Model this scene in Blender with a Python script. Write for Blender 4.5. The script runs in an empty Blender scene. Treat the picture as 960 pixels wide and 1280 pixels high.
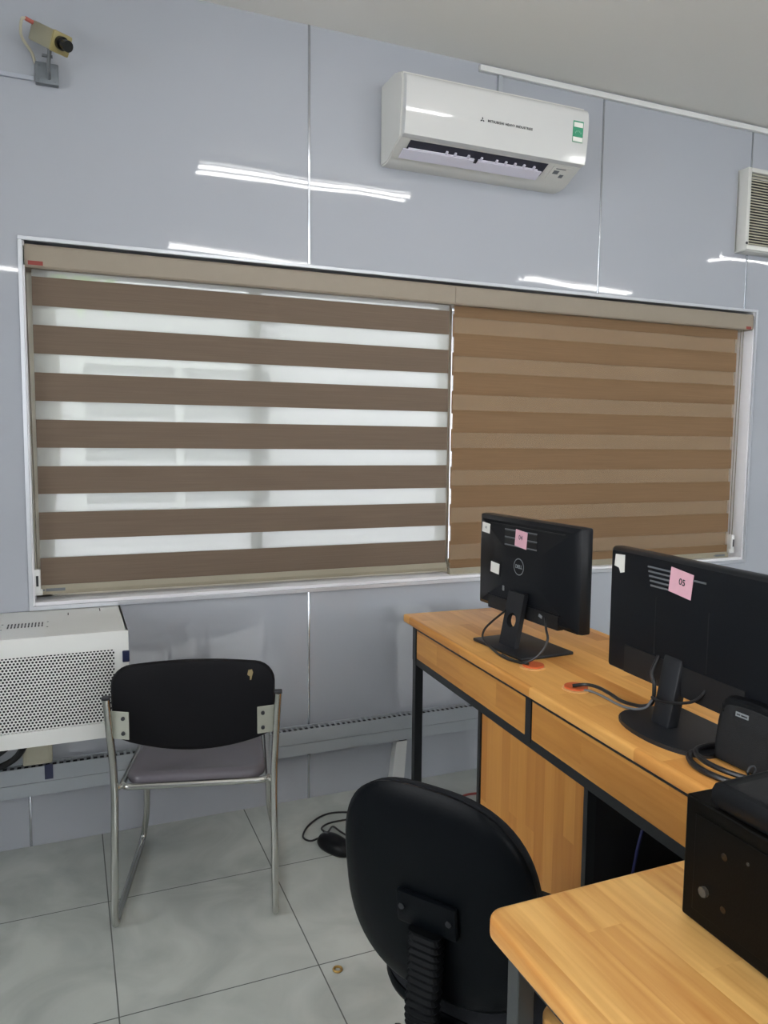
import bpy, bmesh, math, random
from mathutils import Vector, Matrix, Euler
random.seed(7)
sc = bpy.context.scene
C = sc.collection
PI = math.pi

# ------------------------------------------------------------------ camera, world, exposure
cam_d = bpy.data.cameras.new('camera')
cam_d.sensor_fit = 'VERTICAL'
cam_d.sensor_height = 36.0
cam_d.lens = 957.42 / 1280 * 36.0
cam_d.clip_start = 0.02
cam = bpy.data.objects.new('camera', cam_d); C.objects.link(cam)
YAW, PITCH, ROLL = 0.392781, 0.0903856, 0.00963127
def cam_axes():
    cy, sy, cp, sp = math.cos(YAW), math.sin(YAW), math.cos(PITCH), math.sin(PITCH)
    f = Vector((sy*cp, cy*cp, -sp)); r = Vector((cy, -sy, 0)); u = r.cross(f)
    r2 = r*math.cos(ROLL) + u*math.sin(ROLL); u2 = -r*math.sin(ROLL) + u*math.cos(ROLL)
    return r2, u2, f
_r, _u, _f = cam_axes()
cam.matrix_world = Matrix(((_r.x, _u.x, -_f.x, -0.545702), (_r.y, _u.y, -_f.y, -2.753813),
                           (_r.z, _u.z, -_f.z, 1.377839), (0, 0, 0, 1)))
sc.camera = cam

SKY_STRENGTH = 2.4
LAMP_STRENGTH = 10.0
world = bpy.data.worlds.new('overcast_sky'); sc.world = world
world.use_nodes = True
bg = world.node_tree.nodes['Background']
bg.inputs[0].default_value = (0.97, 0.97, 1.0, 1); bg.inputs[1].default_value = SKY_STRENGTH

vs = sc.view_settings
vs.view_transform = 'Standard'; vs.look = 'None'; vs.gamma = 1.0; vs.use_curve_mapping = False
vs.exposure = 1.55
sc.cycles.max_bounces = 10
sc.cycles.transparent_max_bounces = 24

# ------------------------------------------------------------------ materials
def lin(c):
    return tuple(((x/255)/12.92 if x/255 <= 0.04045 else ((x/255+0.055)/1.055)**2.4) for x in c)
def mat(name, rgb, rough=0.5, metal=0.0, spec=0.5, noise=0.0, nscale=30.0, bump=0.0, coat=0.0):
    m = bpy.data.materials.new(name); m.use_nodes = True
    nt = m.node_tree; b = nt.nodes['Principled BSDF']
    c = lin(rgb)
    b.inputs['Base Color'].default_value = (*c, 1)
    b.inputs['Roughness'].default_value = rough
    b.inputs['Metallic'].default_value = metal
    b.inputs['Specular IOR Level'].default_value = spec
    b.inputs['Coat Weight'].default_value = coat
    if noise or bump:
        tc = nt.nodes.new('ShaderNodeTexCoord'); n = nt.nodes.new('ShaderNodeTexNoise')
        n.inputs['Scale'].default_value = nscale; n.inputs['Detail'].default_value = 4
        nt.links.new(tc.outputs['Object'], n.inputs['Vector'])
        if noise:
            mx = nt.nodes.new('ShaderNodeMix'); mx.data_type = 'RGBA'
            mx.inputs[6].default_value = (*[x*(1-noise) for x in c], 1)
            mx.inputs[7].default_value = (*[min(1, x*(1+noise)) for x in c], 1)
            nt.links.new(n.outputs['Fac'], mx.inputs[0]); nt.links.new(mx.outputs[2], b.inputs['Base Color'])
        if bump:
            bp = nt.nodes.new('ShaderNodeBump'); bp.inputs['Strength'].default_value = bump
            bp.inputs['Distance'].default_value = 0.002
            nt.links.new(n.outputs['Fac'], bp.inputs['Height']); nt.links.new(bp.outputs['Normal'], b.inputs['Normal'])
    return m

def math_node(nt, op, a, b=None):
    n = nt.nodes.new('ShaderNodeMath'); n.operation = op
    for i, v in enumerate((a, b)):
        if v is None: continue
        if isinstance(v, (int, float)): n.inputs[i].default_value = v
        else: nt.links.new(v, n.inputs[i])
    return n.outputs[0]

def wood(name, across, along, dark, light, rough=0.25, strip=0.055, plank=0.42, seed=0.0, spec=0.25, grain=0.5):
    """finger-jointed rubberwood board: strips across one axis, staggered staves along the other"""
    m = bpy.data.materials.new(name); m.use_nodes = True
    nt = m.node_tree; b = nt.nodes['Principled BSDF']; b.inputs['Specular IOR Level'].default_value = spec
    tc = nt.nodes.new('ShaderNodeTexCoord'); sp = nt.nodes.new('ShaderNodeSeparateXYZ')
    nt.links.new(tc.outputs['Object'], sp.inputs[0])
    A = sp.outputs['XYZ'.index(across)]; L = sp.outputs['XYZ'.index(along)]
    i1 = math_node(nt, 'FLOOR', math_node(nt, 'DIVIDE', math_node(nt, 'ADD', A, 10.013+seed), strip))
    w1 = nt.nodes.new('ShaderNodeTexWhiteNoise'); w1.noise_dimensions = '1D'; nt.links.new(i1, w1.inputs['W'])
    i2 = math_node(nt, 'FLOOR', math_node(nt, 'ADD', math_node(nt, 'DIVIDE', L, plank), math_node(nt, 'MULTIPLY', w1.outputs['Value'], 7.3)))
    cb = nt.nodes.new('ShaderNodeCombineXYZ'); nt.links.new(i1, cb.inputs[0]); nt.links.new(i2, cb.inputs[1])
    w2 = nt.nodes.new('ShaderNodeTexWhiteNoise'); w2.noise_dimensions = '3D'; nt.links.new(cb.outputs[0], w2.inputs['Vector'])
    # grain stretched along the stave, offset per stave
    off = nt.nodes.new('ShaderNodeVectorMath'); off.operation = 'MULTIPLY_ADD'
    nt.links.new(w2.outputs['Color'], off.inputs[0]); off.inputs[1].default_value = (3, 3, 3); nt.links.new(tc.outputs['Object'], off.inputs[2])
    mp = nt.nodes.new('ShaderNodeMapping')
    s = {'X': 55.0, 'Y': 55.0, 'Z': 55.0}; s[along] = 3.2
    mp.inputs['Scale'].default_value = (s['X'], s['Y'], s['Z']); nt.links.new(off.outputs[0], mp.inputs['Vector'])
    n = nt.nodes.new('ShaderNodeTexNoise'); n.inputs['Scale'].default_value = 1.0; n.inputs['Detail'].default_value = 5; n.inputs['Distortion'].default_value = 0.6
    nt.links.new(mp.outputs[0], n.inputs['Vector'])
    mp2 = nt.nodes.new('ShaderNodeMapping'); s = {'X': 16.0, 'Y': 16.0, 'Z': 16.0}; s[along] = 4.0
    mp2.inputs['Scale'].default_value = (s['X'], s['Y'], s['Z']); nt.links.new(off.outputs[0], mp2.inputs['Vector'])
    n2 = nt.nodes.new('ShaderNodeTexNoise'); n2.inputs['Scale'].default_value = 1.0; n2.inputs['Detail'].default_value = 2
    nt.links.new(mp2.outputs[0], n2.inputs['Vector'])
    fac = math_node(nt, 'ADD', math_node(nt, 'MULTIPLY', w2.outputs['Value'], 0.45),
                    math_node(nt, 'ADD', math_node(nt, 'MULTIPLY', n.outputs['Fac'], grain), math_node(nt, 'MULTIPLY', n2.outputs['Fac'], 0.35)))
    fac = math_node(nt, 'MULTIPLY', math_node(nt, 'SUBTRACT', fac, 0.18+(grain-0.5)*0.5), 1.05)
    cr = nt.nodes.new('ShaderNodeValToRGB')
    cr.color_ramp.elements[0].position = 0.1; cr.color_ramp.elements[0].color = (*lin(dark), 1)
    cr.color_ramp.elements[1].position = 0.85; cr.color_ramp.elements[1].color = (*lin(light), 1)
    nt.links.new(fac, cr.inputs[0]); nt.links.new(cr.outputs[0], b.inputs['Base Color'])
    b.inputs['Roughness'].default_value = rough
    return m

def emit(name, rgb, s):
    m = bpy.data.materials.new(name); m.use_nodes = True
    nt = m.node_tree; nt.nodes.remove(nt.nodes['Principled BSDF'])
    e = nt.nodes.new('ShaderNodeEmission'); e.inputs[0].default_value = (*rgb, 1); e.inputs[1].default_value = s
    nt.links.new(e.outputs[0], nt.nodes['Material Output'].inputs[0]); return m

def glass_mat():
    m = bpy.data.materials.new('window_glass'); m.use_nodes = True
    nt = m.node_tree; nt.nodes.remove(nt.nodes['Principled BSDF'])
    t = nt.nodes.new('ShaderNodeBsdfTransparent'); t.inputs[0].default_value = (0.96, 0.97, 0.965, 1)
    g = nt.nodes.new('ShaderNodeBsdfGlossy'); g.inputs['Roughness'].default_value = 0.03
    f = nt.nodes.new('ShaderNodeFresnel'); f.inputs[0].default_value = 1.45
    mx = nt.nodes.new('ShaderNodeMixShader'); nt.links.new(f.outputs[0], mx.inputs[0])
    nt.links.new(t.outputs[0], mx.inputs[1]); nt.links.new(g.outputs[0], mx.inputs[2])
    nt.links.new(mx.outputs[0], nt.nodes['Material Output'].inputs[0]); return m

def fabric_mat(name, rgb, trans, through=0.0, trgb=None, weave=True):
    """woven blind cloth: diffuse front, some light passing through (translucent), open weave = transparent share"""
    m = bpy.data.materials.new(name); m.use_nodes = True
    nt = m.node_tree; nt.nodes.remove(nt.nodes['Principled BSDF'])
    d = nt.nodes.new('ShaderNodeBsdfDiffuse'); tr = nt.nodes.new('ShaderNodeBsdfTranslucent')
    c = lin(rgb); c2 = lin(trgb or rgb)
    d.inputs[0].default_value = (*c, 1); tr.inputs[0].default_value = (*c2, 1)
    if weave:
        tc = nt.nodes.new('ShaderNodeTexCoord'); mp = nt.nodes.new('ShaderNodeMapping'); mp.inputs['Scale'].default_value = (4, 4, 320)
        n = nt.nodes.new('ShaderNodeTexNoise'); n.inputs['Scale'].default_value = 1.0; n.inputs['Detail'].default_value = 3
        nt.links.new(tc.outputs['Object'], mp.inputs[0]); nt.links.new(mp.outputs[0], n.inputs['Vector'])
        mx = nt.nodes.new('ShaderNodeMix'); mx.data_type = 'RGBA'
        mx.inputs[6].default_value = (*[x*0.8 for x in c], 1); mx.inputs[7].default_value = (*[min(1, x*1.2) for x in c], 1)
        nt.links.new(n.outputs['Fac'], mx.inputs[0]); nt.links.new(mx.outputs[2], d.inputs[0])
    a = nt.nodes.new('ShaderNodeMixShader'); a.inputs[0].default_value = trans
    nt.links.new(d.outputs[0], a.inputs[1]); nt.links.new(tr.outputs[0], a.inputs[2])
    out = a
    if through > 0:
        t = nt.nodes.new('ShaderNodeBsdfTransparent'); o = nt.nodes.new('ShaderNodeMixShader'); o.inputs[0].default_value = through
        nt.links.new(a.outputs[0], o.inputs[1]); nt.links.new(t.outputs[0], o.inputs[2]); out = o
    nt.links.new(out.outputs[0], nt.nodes['Material Output'].inputs[0]); return m

def wall_mat():
    m = mat('glossy_grey_panel', (174, 178, 186), rough=0.03, spec=0.5)
    nt = m.node_tree; b = nt.nodes['Principled BSDF']
    tc = nt.nodes.new('ShaderNodeTexCoord'); n = nt.nodes.new('ShaderNodeTexNoise')
    n.inputs['Scale'].default_value = 1.7; n.inputs['Detail'].default_value = 1.0
    nt.links.new(tc.outputs['Object'], n.inputs['Vector'])
    bp = nt.nodes.new('ShaderNodeBump'); bp.inputs['Strength'].default_value = 0.6; bp.inputs['Distance'].default_value = 0.012
    nt.links.new(n.outputs['Fac'], bp.inputs['Height']); nt.links.new(bp.outputs['Normal'], b.inputs['Normal'])
    return m

def floor_mat():
    m = bpy.data.materials.new('polished_floor_tile'); m.use_nodes = True
    nt = m.node_tree; b = nt.nodes['Principled BSDF']
    tc = nt.nodes.new('ShaderNodeTexCoord'); mp = nt.nodes.new('ShaderNodeMapping')
    mp.inputs['Location'].default_value = (0.46373+5, 0.42798+5, 0)
    nt.links.new(tc.outputs['Object'], mp.inputs[0])
    br = nt.nodes.new('ShaderNodeTexBrick'); br.offset = 0.0; br.squash = 1.0
    br.inputs['Scale'].default_value = 1.0; br.inputs['Mortar Size'].default_value = 0.0018
    br.inputs['Mortar Smooth'].default_value = 0.1
    br.inputs['Brick Width'].default_value = 0.5; br.inputs['Row Height'].default_value = 0.5
    br.inputs['Color1'].default_value = (0.46, 0.46, 0.46, 1); br.inputs['Color2'].default_value = (0.54, 0.54, 0.54, 1)
    nt.links.new(mp.outputs[0], br.inputs['Vector'])
    n = nt.nodes.new('ShaderNodeTexNoise'); n.inputs['Scale'].default_value = 3.5; n.inputs['Detail'].default_value = 7; n.inputs['Distortion'].default_value = 1.2
    nt.links.new(tc.outputs['Object'], n.inputs['Vector'])
    cr = nt.nodes.new('ShaderNodeValToRGB')
    cr.color_ramp.elements[0].position = 0.32; cr.color_ramp.elements[0].color = (*lin((170, 175, 171)), 1)
    cr.color_ramp.elements[1].position = 0.68; cr.color_ramp.elements[1].color = (*lin((196, 201, 196)), 1)
    nt.links.new(n.outputs['Fac'], cr.inputs[0])
    mx = nt.nodes.new('ShaderNodeMix'); mx.data_type = 'RGBA'
    nt.links.new(br.outputs['Fac'], mx.inputs[0]); nt.links.new(cr.outputs[0], mx.inputs[6]); mx.inputs[7].default_value = (*lin((104, 106, 104)), 1)
    nt.links.new(mx.outputs[2], b.inputs['Base Color'])
    b.inputs['Roughness'].default_value = 0.17; b.inputs['Specular IOR Level'].default_value = 0.5
    return m

M = {}
M['wall'] = wall_mat()
M['wall_plain'] = mat('plain_grey_panel', (176, 182, 192), rough=0.3)
M['floor'] = floor_mat()
M['ceiling'] = mat('white_ceiling_board', (228, 226, 221), rough=0.8)
M['seam'] = mat('aluminium_joint_strip', (190, 194, 200), rough=0.22, metal=0.8)
M['alu'] = mat('window_trim_aluminium', (205, 208, 214), rough=0.3, metal=0.55)
M['cream'] = mat('cream_window_frame', (226, 222, 208), rough=0.4)
M['whiteframe'] = mat('white_window_sash', (206, 210, 206), rough=0.35)
M['sill'] = mat('white_window_sill', (232, 232, 236), rough=0.35)
M['glass'] = glass_mat()
M['headrail'] = mat('taupe_headrail', (150, 139, 124), rough=0.5, noise=0.04)
M['bottomrail'] = mat('olive_bottom_rail', (150, 143, 124), rough=0.45)
M['opaque_l'] = fabric_mat('blind_opaque_band', (124, 109, 96), 0.10)
M['opaque_r'] = fabric_mat('blind_opaque_band_warm', (138, 112, 86), 0.16)
M['sheer_l'] = fabric_mat('blind_sheer_band', (218, 220, 217), 0.70, through=0.35, weave=False)
M['sheer_r'] = fabric_mat('blind_sheer_band_warm', (190, 168, 142), 0.2, through=0.55, weave=False)
M['red'] = mat('red_sticker', (140, 52, 44), rough=0.5)
M['chain'] = mat('grey_bead_chain', (120, 112, 100), rough=0.4)
M['white'] = mat('white_plastic', (222, 223, 222), rough=0.3)
M['acwhite'] = mat('air_conditioner_shell', (212, 212, 207), rough=0.22)
M['acfront'] = mat('air_conditioner_gloss_front', (206, 207, 206), rough=0.07, coat=0.3)
M['acdark'] = mat('outlet_dark', (34, 36, 52), rough=0.5)
M['aclouver'] = mat('louver_lilac_white', (214, 212, 226), rough=0.3)
M['ink'] = mat('dark_ink', (40, 42, 46), rough=0.5)
M['green'] = mat('green_label', (58, 148, 112), rough=0.5)
M['lightgreen'] = mat('light_green_print', (128, 186, 158), rough=0.6)
M['paper'] = mat('white_paper', (232, 232, 226), rough=0.7)
M['pink'] = mat('pink_paper', (226, 176, 190), rough=0.7, noise=0.06, nscale=60)
M['rack'] = mat('rack_grey_white_steel', (224, 225, 222), rough=0.4)
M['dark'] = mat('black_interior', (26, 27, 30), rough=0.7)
M['navy'] = mat('navy_lock', (32, 40, 74), rough=0.4)
M['chrome'] = mat('worn_chrome', (196, 196, 192), rough=0.2, metal=1.0)
M['bracket'] = mat('satin_steel_plate', (176, 178, 166), rough=0.42, metal=0.35)
M['vinyl'] = mat('dark_brown_vinyl_seat', (98, 94, 102), rough=0.2, spec=0.7, bump=0.15, nscale=220)
M['backvinyl'] = mat('black_board_back', (14, 14, 18), spec=0.2, rough=0.6, noise=0.1, nscale=12)
M['blackplastic'] = mat('black_plastic', (14, 16, 19), spec=0.2, rough=0.4, bump=0.05, nscale=400)
M['monitor'] = mat('monitor_black_plastic', (15, 18, 23), spec=0.25, rough=0.36, bump=0.06, nscale=500)
M['monitor_dark'] = mat('monitor_recess_black', (18, 19, 22), rough=0.5)
M['screen'] = mat('screen_off', (12, 13, 16), rough=0.08)
M['stand'] = mat('stand_black', (34, 36, 40), spec=0.3, rough=0.42, bump=0.05, nscale=500)
M['silver'] = mat('silver_badge', (150, 156, 160), rough=0.4, metal=0.3)
M['cable'] = mat('black_cable', (26, 26, 28), rough=0.35)
M['greycable'] = mat('grey_cable', (110, 112, 116), rough=0.5)
M['bluecable'] = mat('blue_cable', (28, 32, 84), rough=0.5)
M['frame'] = mat('black_steel_tube', (36, 38, 41), spec=0.4, rough=0.35)
M['greyframe'] = mat('grey_steel_tube', (58, 61, 62), spec=0.4, rough=0.35)
M['top_y'] = wood('rubberwood_top', 'X', 'Y', (196, 128, 62), (238, 182, 106), rough=0.28, spec=0.06)
M['top_y2'] = wood('rubberwood_worn_top', 'X', 'Y', (186, 122, 58), (236, 188, 114), rough=0.33, strip=0.075, plank=0.6, seed=0.31, grain=0.95)
M['panel_y'] = wood('rubberwood_apron', 'Z', 'Y', (178, 116, 54), (222, 164, 88), rough=0.3, strip=0.07)
M['panel_z'] = wood('rubberwood_panel', 'Y', 'Z', (176, 114, 54), (206, 148, 78), rough=0.3, strip=0.045, plank=0.7)
M['orange'] = mat('orange_grommet_cap', (206, 96, 50), rough=0.45)
M['lightwood'] = mat('pale_wood_ring', (222, 172, 112), rough=0.4)
M['subbox'] = mat('black_vinyl_box', (9, 8, 6), spec=0.1, rough=0.5, bump=0.1, nscale=300)
M['cloth'] = mat('black_speaker_cloth', (22, 24, 27), rough=0.85, bump=0.5, nscale=700)
M['upholstery'] = mat('charcoal_upholstery', (26, 28, 32), spec=0.2, rough=0.9, bump=0.6, nscale=350)
M['shell'] = mat('chair_shell_plastic', (6, 9, 13), spec=0.1, rough=0.4, bump=0.12, nscale=350)
M['bellows'] = mat('rubber_bellows', (8, 10, 13), spec=0.12, rough=0.6)
M['duct'] = mat('grey_pvc_duct', (170, 176, 182), rough=0.4)
M['beige'] = mat('beige_plastic', (188, 184, 164), rough=0.5)
M['galv'] = mat('galvanised_box', (122, 128, 134), rough=0.5, metal=0.3, noise=0.15, nscale=50)
M['cctv'] = mat('aged_cream_housing', (152, 148, 126), rough=0.4)
M['cctvfront'] = mat('yellowed_front', (158, 146, 98), rough=0.4)
M['lens'] = mat('lens_black', (12, 12, 14), rough=0.12)
M['brass'] = mat('dull_brass', (180, 146, 84), rough=0.4, metal=0.7)
M['redplug'] = mat('red_connector', (176, 92, 80), rough=0.5)
M['fanblade'] = mat('fan_blade_grey', (60, 62, 72), rough=0.4)
M['tube'] = emit('fluorescent_tube_glow', (1.0, 0.985, 0.96), LAMP_STRENGTH)
M['siding'] = mat('pale_siding', (206, 206, 208), rough=0.7, noise=0.05, nscale=3)
M['leaf'] = mat('yellow_green_leaf', (150, 196, 60), rough=0.5)
M['bark'] = mat('grey_bark', (104, 92, 78), rough=0.9)
M['tear'] = mat('exposed_foam_tear', (140, 126, 92), rough=0.9)
M['knob'] = mat('dull_knob', (66, 62, 54), rough=0.6)
M['screwdark'] = mat('dark_screw', (48, 50, 54), rough=0.4, metal=0.5)
M['grey'] = mat('mid_grey_plastic', (104, 108, 112), rough=0.5)

# ------------------------------------------------------------------ mesh helpers
def box(bm, c, s, rot=None, bev=0.0, seg=2):
    g = bmesh.ops.create_cube(bm, size=1.0)
    vs_ = g['verts']
    bmesh.ops.scale(bm, vec=Vector(s), verts=vs_)
    if bev > 0:
        ed = list({e for v in vs_ for e in v.link_edges})
        r = bmesh.ops.bevel(bm, geom=ed, offset=min(bev, min(s)*0.49), segments=seg, profile=0.5, affect='EDGES')
        vs_ = list({v for f in r['faces'] for v in f.verts} | {v for v in vs_ if v.is_valid})
    if rot is not None:
        bmesh.ops.rotate(bm, cent=(0, 0, 0), matrix=Euler(rot).to_matrix(), verts=vs_)
    bmesh.ops.translate(bm, vec=Vector(c), verts=vs_)
def cyl(bm, p0, p1, r, seg=16, r2=None):
    p0, p1 = Vector(p0), Vector(p1); d = p1-p0; L = d.length
    mtx = Matrix.Translation((p0+p1)/2) @ d.to_track_quat('Z', 'Y').to_matrix().to_4x4()
    bmesh.ops.create_cone(bm, cap_ends=True, segments=seg, radius1=r, radius2=(r if r2 is None else r2), depth=L, matrix=mtx)
def smooth_path(pts, n=6):
    pts = [Vector(p) for p in pts]
    if len(pts) < 3 or n < 2: return pts
    P = [pts[0]*2-pts[1]] + pts + [pts[-1]*2-pts[-2]]
    out = []
    for i in range(1, len(P)-2):
        for k in range(n):
            t = k/n; a, b, c, d = P[i-1], P[i], P[i+1], P[i+2]
            out.append(0.5*((2*b)+(c-a)*t+(2*a-5*b+4*c-d)*t*t+(3*b-a-3*c+d)*t**3))
    out.append(pts[-1]); return out
def round_corners(pts, r, n=5):
    """polyline with its corners rounded by arcs of radius about r"""
    pts = [Vector(p) for p in pts]; out = [pts[0]]
    for a, b, c in zip(pts, pts[1:], pts[2:]):
        u, v = (a-b), (c-b); k = min(r, u.length*0.45, v.length*0.45)
        p, q = b+u.normalized()*k, b+v.normalized()*k
        for i in range(n+1):
            t = i/n; out.append(p*(1-t)**2+b*2*t*(1-t)+q*t*t)
    out.append(pts[-1]); return out
def tube(bm, pts, r, seg=10, n=6, smooth=True):
    P = smooth_path(pts, n) if smooth else [Vector(p) for p in pts]
    rings = []; nrm = None
    for i, p in enumerate(P):
        t = (P[min(i+1, len(P)-1)]-P[max(i-1, 0)]).normalized()
        if nrm is None:
            nrm = t.orthogonal().normalized()
        else:
            nrm = (nrm-t*nrm.dot(t)); nrm = nrm.normalized() if nrm.length > 1e-6 else t.orthogonal().normalized()
        bi = t.cross(nrm)
        rings.append([bm.verts.new(p+(nrm*math.cos(2*PI*k/seg)+bi*math.sin(2*PI*k/seg))*r) for k in range(seg)])
    for a, b in zip(rings, rings[1:]):
        for k in range(seg):
            bm.faces.new((a[k], a[(k+1) % seg], b[(k+1) % seg], b[k]))
    bm.faces.new(rings[0][::-1]); bm.faces.new(rings[-1])
def prism(bm, pts, axis, a, b):
    """extrude 2D outline pts along axis ('X': pts=(y,z), 'Y': (x,z), 'Z': (x,y)) from a to b"""
    def P(p, t):
        return {'X': (t, p[0], p[1]), 'Y': (p[0], t, p[1]), 'Z': (p[0], p[1], t)}[axis]
    A = [bm.verts.new(P(p, a)) for p in pts]; B = [bm.verts.new(P(p, b)) for p in pts]
    n = len(pts)
    for i in range(n): bm.faces.new((A[i], A[(i+1) % n], B[(i+1) % n], B[i]))
    bm.faces.new(A[::-1]); bm.faces.new(B)
def ring_pad(bm, outline, prof, mapf):
    """closed pad: outline scaled ring by ring; prof = [(scale, depth)...]; mapf(x, z, depth) -> point"""
    rings = [[bm.verts.new(mapf(x*s, z*s, d)) for x, z in outline] for s, d in prof]
    n = len(outline)
    for a, b in zip(rings, rings[1:]):
        for k in range(n): bm.faces.new((a[k], a[(k+1) % n], b[(k+1) % n], b[k]))
    c0 = bm.verts.new(mapf(0, 0, prof[0][1])); c1 = bm.verts.new(mapf(0, 0, prof[-1][1]))
    for k in range(n):
        bm.faces.new((c0, rings[0][(k+1) % n], rings[0][k])); bm.faces.new((c1, rings[-1][k], rings[-1][(k+1) % n]))
def rounded_rect(w, h, r, n=5):
    pts = []
    for cx, cy, a0 in ((w/2-r, h/2-r, 0), (-w/2+r, h/2-r, PI/2), (-w/2+r, -h/2+r, PI), (w/2-r, -h/2+r, 1.5*PI)):
        for i in range(n+1):
            a = a0+PI/2*i/n; pts.append((cx+r*math.cos(a), cy+r*math.sin(a)))
    return pts
def NB(): return bmesh.new()
def obj(name, bm, m, parent=None, smooth=False, mats=None, angle=40):
    bmesh.ops.recalc_face_normals(bm, faces=bm.faces)
    me = bpy.data.meshes.new(name); bm.to_mesh(me); bm.free()
    for x in (mats or [m]): me.materials.append(x)
    if smooth:
        for p in me.polygons: p.use_smooth = True
        me.set_sharp_from_angle(angle=math.radians(angle))
    o = bpy.data.objects.new(name, me); C.objects.link(o)
    if parent: o.parent = parent
    return o
def tag(o, label, cat, group=None):
    o['label'] = label; o['category'] = cat
    if group: o['group'] = group
    return o
def thing(name, label, cat, loc=(0, 0, 0), rotz=0.0, group=None):
    o = bpy.data.objects.new(name, None); o.empty_display_size = 0.05; C.objects.link(o)
    o.location = loc; o.rotation_euler = (0, 0, rotz)
    return tag(o, label, cat, group)
def struct(name, bm, m, parent=None, smooth=False):
    o = obj(name, bm, m, parent, smooth); o['kind'] = 'structure'; return o
def text(name, s, size, m, parent, mtx, depth=0.0004, ax='CENTER', bold=0.0, space=1.0):
    cu = bpy.data.curves.new(name, 'FONT'); cu.body = s; cu.size = size; cu.align_x = ax; cu.align_y = 'CENTER'
    cu.space_character = space; cu.extrude = depth; cu.offset = bold
    t = bpy.data.objects.new(name, cu); C.objects.link(t)
    dg = bpy.context.evaluated_depsgraph_get()
    me = bpy.data.meshes.new_from_object(t.evaluated_get(dg)); me.name = name
    bpy.data.objects.remove(t); bpy.data.curves.remove(cu)
    me.materials.clear(); me.materials.append(m)
    me.transform(mtx)
    o = bpy.data.objects.new(name, me); C.objects.link(o); o.parent = parent
    return o
# text upright on a face: columns = direction of reading, up, outwards
def face_mtx(o, right, up):
    r = Vector(right).normalized(); u = Vector(up).normalized(); n = r.cross(u)
    return Matrix(((r.x, u.x, n.x, o[0]), (r.y, u.y, n.y, o[1]), (r.z, u.z, n.z, o[2]), (0, 0, 0, 1)))

# ------------------------------------------------------------------ setting
X0, X1, Y0, H = -2.6, 6.4, -6.6, 2.8516
WX0, WX1, WZ0, WZ1 = -0.660, 2.490, 0.826, 2.008     # clear window opening
WT = 0.17
bm = NB(); box(bm, ((X0+X1)/2, (Y0)/2, -0.05), (X1-X0, -Y0, 0.1)); struct('floor', bm, M['floor'])
bm = NB(); box(bm, ((X0+X1)/2, Y0/2, H+0.05), (X1-X0, -Y0, 0.1)); struct('ceiling', bm, M['ceiling'])
bm = NB()
def wall_piece(x0, x1, z0, z1): box(bm, ((x0+x1)/2, WT/2, (z0+z1)/2), (x1-x0, WT, z1-z0))
wall_piece(X0, WX0, 0, H); wall_piece(WX1, X1, 0, H); wall_piece(WX0, WX1, 0, WZ0); wall_piece(WX0, WX1, WZ1, H)
struct('wall_back', bm, M['wall'])
LW = (-5.4, -0.9, 0.8, 2.45)          # unseen opening added in the left wall for more daylight: y0, y1, z0, z1
FW = ((-0.7, 1.9), (2.7, 5.3))       # unseen openings added behind the viewer to brighten the room: x ranges
bm = NB()
for y0, y1, z0, z1 in ((Y0, LW[0], 0, H), (LW[1], 0, 0, H), (LW[0], LW[1], 0, LW[2]), (LW[0], LW[1], LW[3], H)):
    box(bm, (X0-0.05, (y0+y1)/2, (z0+z1)/2), (0.1, y1-y0, z1-z0))
struct('wall_left', bm, M['wall_plain'])
bm = NB(); box(bm, (X1+0.05, Y0/2, H/2), (0.1, -Y0, H)); struct('wall_right', bm, M['wall_plain'])
bm = NB(); xs = [X0, FW[0][0], FW[0][1], FW[1][0], FW[1][1], X1]
for i in range(5):
    for z0, z1 in ([(0, H)] if i % 2 == 0 else [(0, LW[2]), (LW[3], H)]):
        box(bm, ((xs[i]+xs[i+1])/2, Y0-0.05, (z0+z1)/2), (xs[i+1]-xs[i], 0.1, z1-z0))
struct('wall_front', bm, M['wall_plain'])
def added_window(n, p, along):  # frame and panes for the added openings, out of view, letting in extra light
    (a0, a1) = p; z0, z1 = LW[2], LW[3]; r = bpy.data.objects.new('window_%d' % n, None); C.objects.link(r); r['kind'] = 'structure'
    def P(a, t): return (a, Y0-0.05+t, 0) if along == 'X' else (X0-0.05+t, a, 0)
    def bar(bm, b0, b1, c0, c1):
        c = P((b0+b1)/2, 0); sz = (b1-b0, 0.05, c1-c0) if along == 'X' else (0.05, b1-b0, c1-c0)
        box(bm, (c[0], c[1], (c0+c1)/2), sz)
    bm = NB(); m_ = (a0+a1)/2
    for q in ((a0, a0+0.05, z0, z1), (a1-0.05, a1, z0, z1), (m_-0.03, m_+0.03, z0+0.05, z1-0.05), (a0+0.05, a1-0.05, z0, z0+0.05), (a0+0.05, a1-0.05, z1-0.05, z1)): bar(bm, *q)
    obj('window_frame', bm, M['whiteframe'], r)
    for b0, b1 in ((a0+0.05, m_-0.03), (m_+0.03, a1-0.05)):
        bm = NB(); c = P((b0+b1)/2, 0); sz = (b1-b0, 0.005, z1-z0-0.1) if along == 'X' else (0.005, b1-b0, z1-z0-0.1)
        box(bm, (c[0], c[1], (z0+z1)/2), sz); obj('pane', bm, M['glass'], r)
added_window(2, (LW[0], LW[1]), 'Y'); added_window(3, FW[0], 'X'); added_window(4, FW[1], 'X')

def seam(n, x, z0, z1):
    bm = NB(); box(bm, (x, -0.0015, (z0+z1)/2), (0.009, 0.003, z1-z0), bev=0.0012, seg=2)
    struct('trim_%d' % n, bm, M['seam'], smooth=True)
seam(1, 0.2895, 2.022, 2.8516); seam(2, 0.2895, 0.0, 0.812); seam(3, 1.5765, 2.022, 2.825)
seam(4, 2.420, 2.022, 2.825); seam(5, -0.690, 0.0, 0.205); seam(6, 1.5765, 0.0, 0.812)

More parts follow.
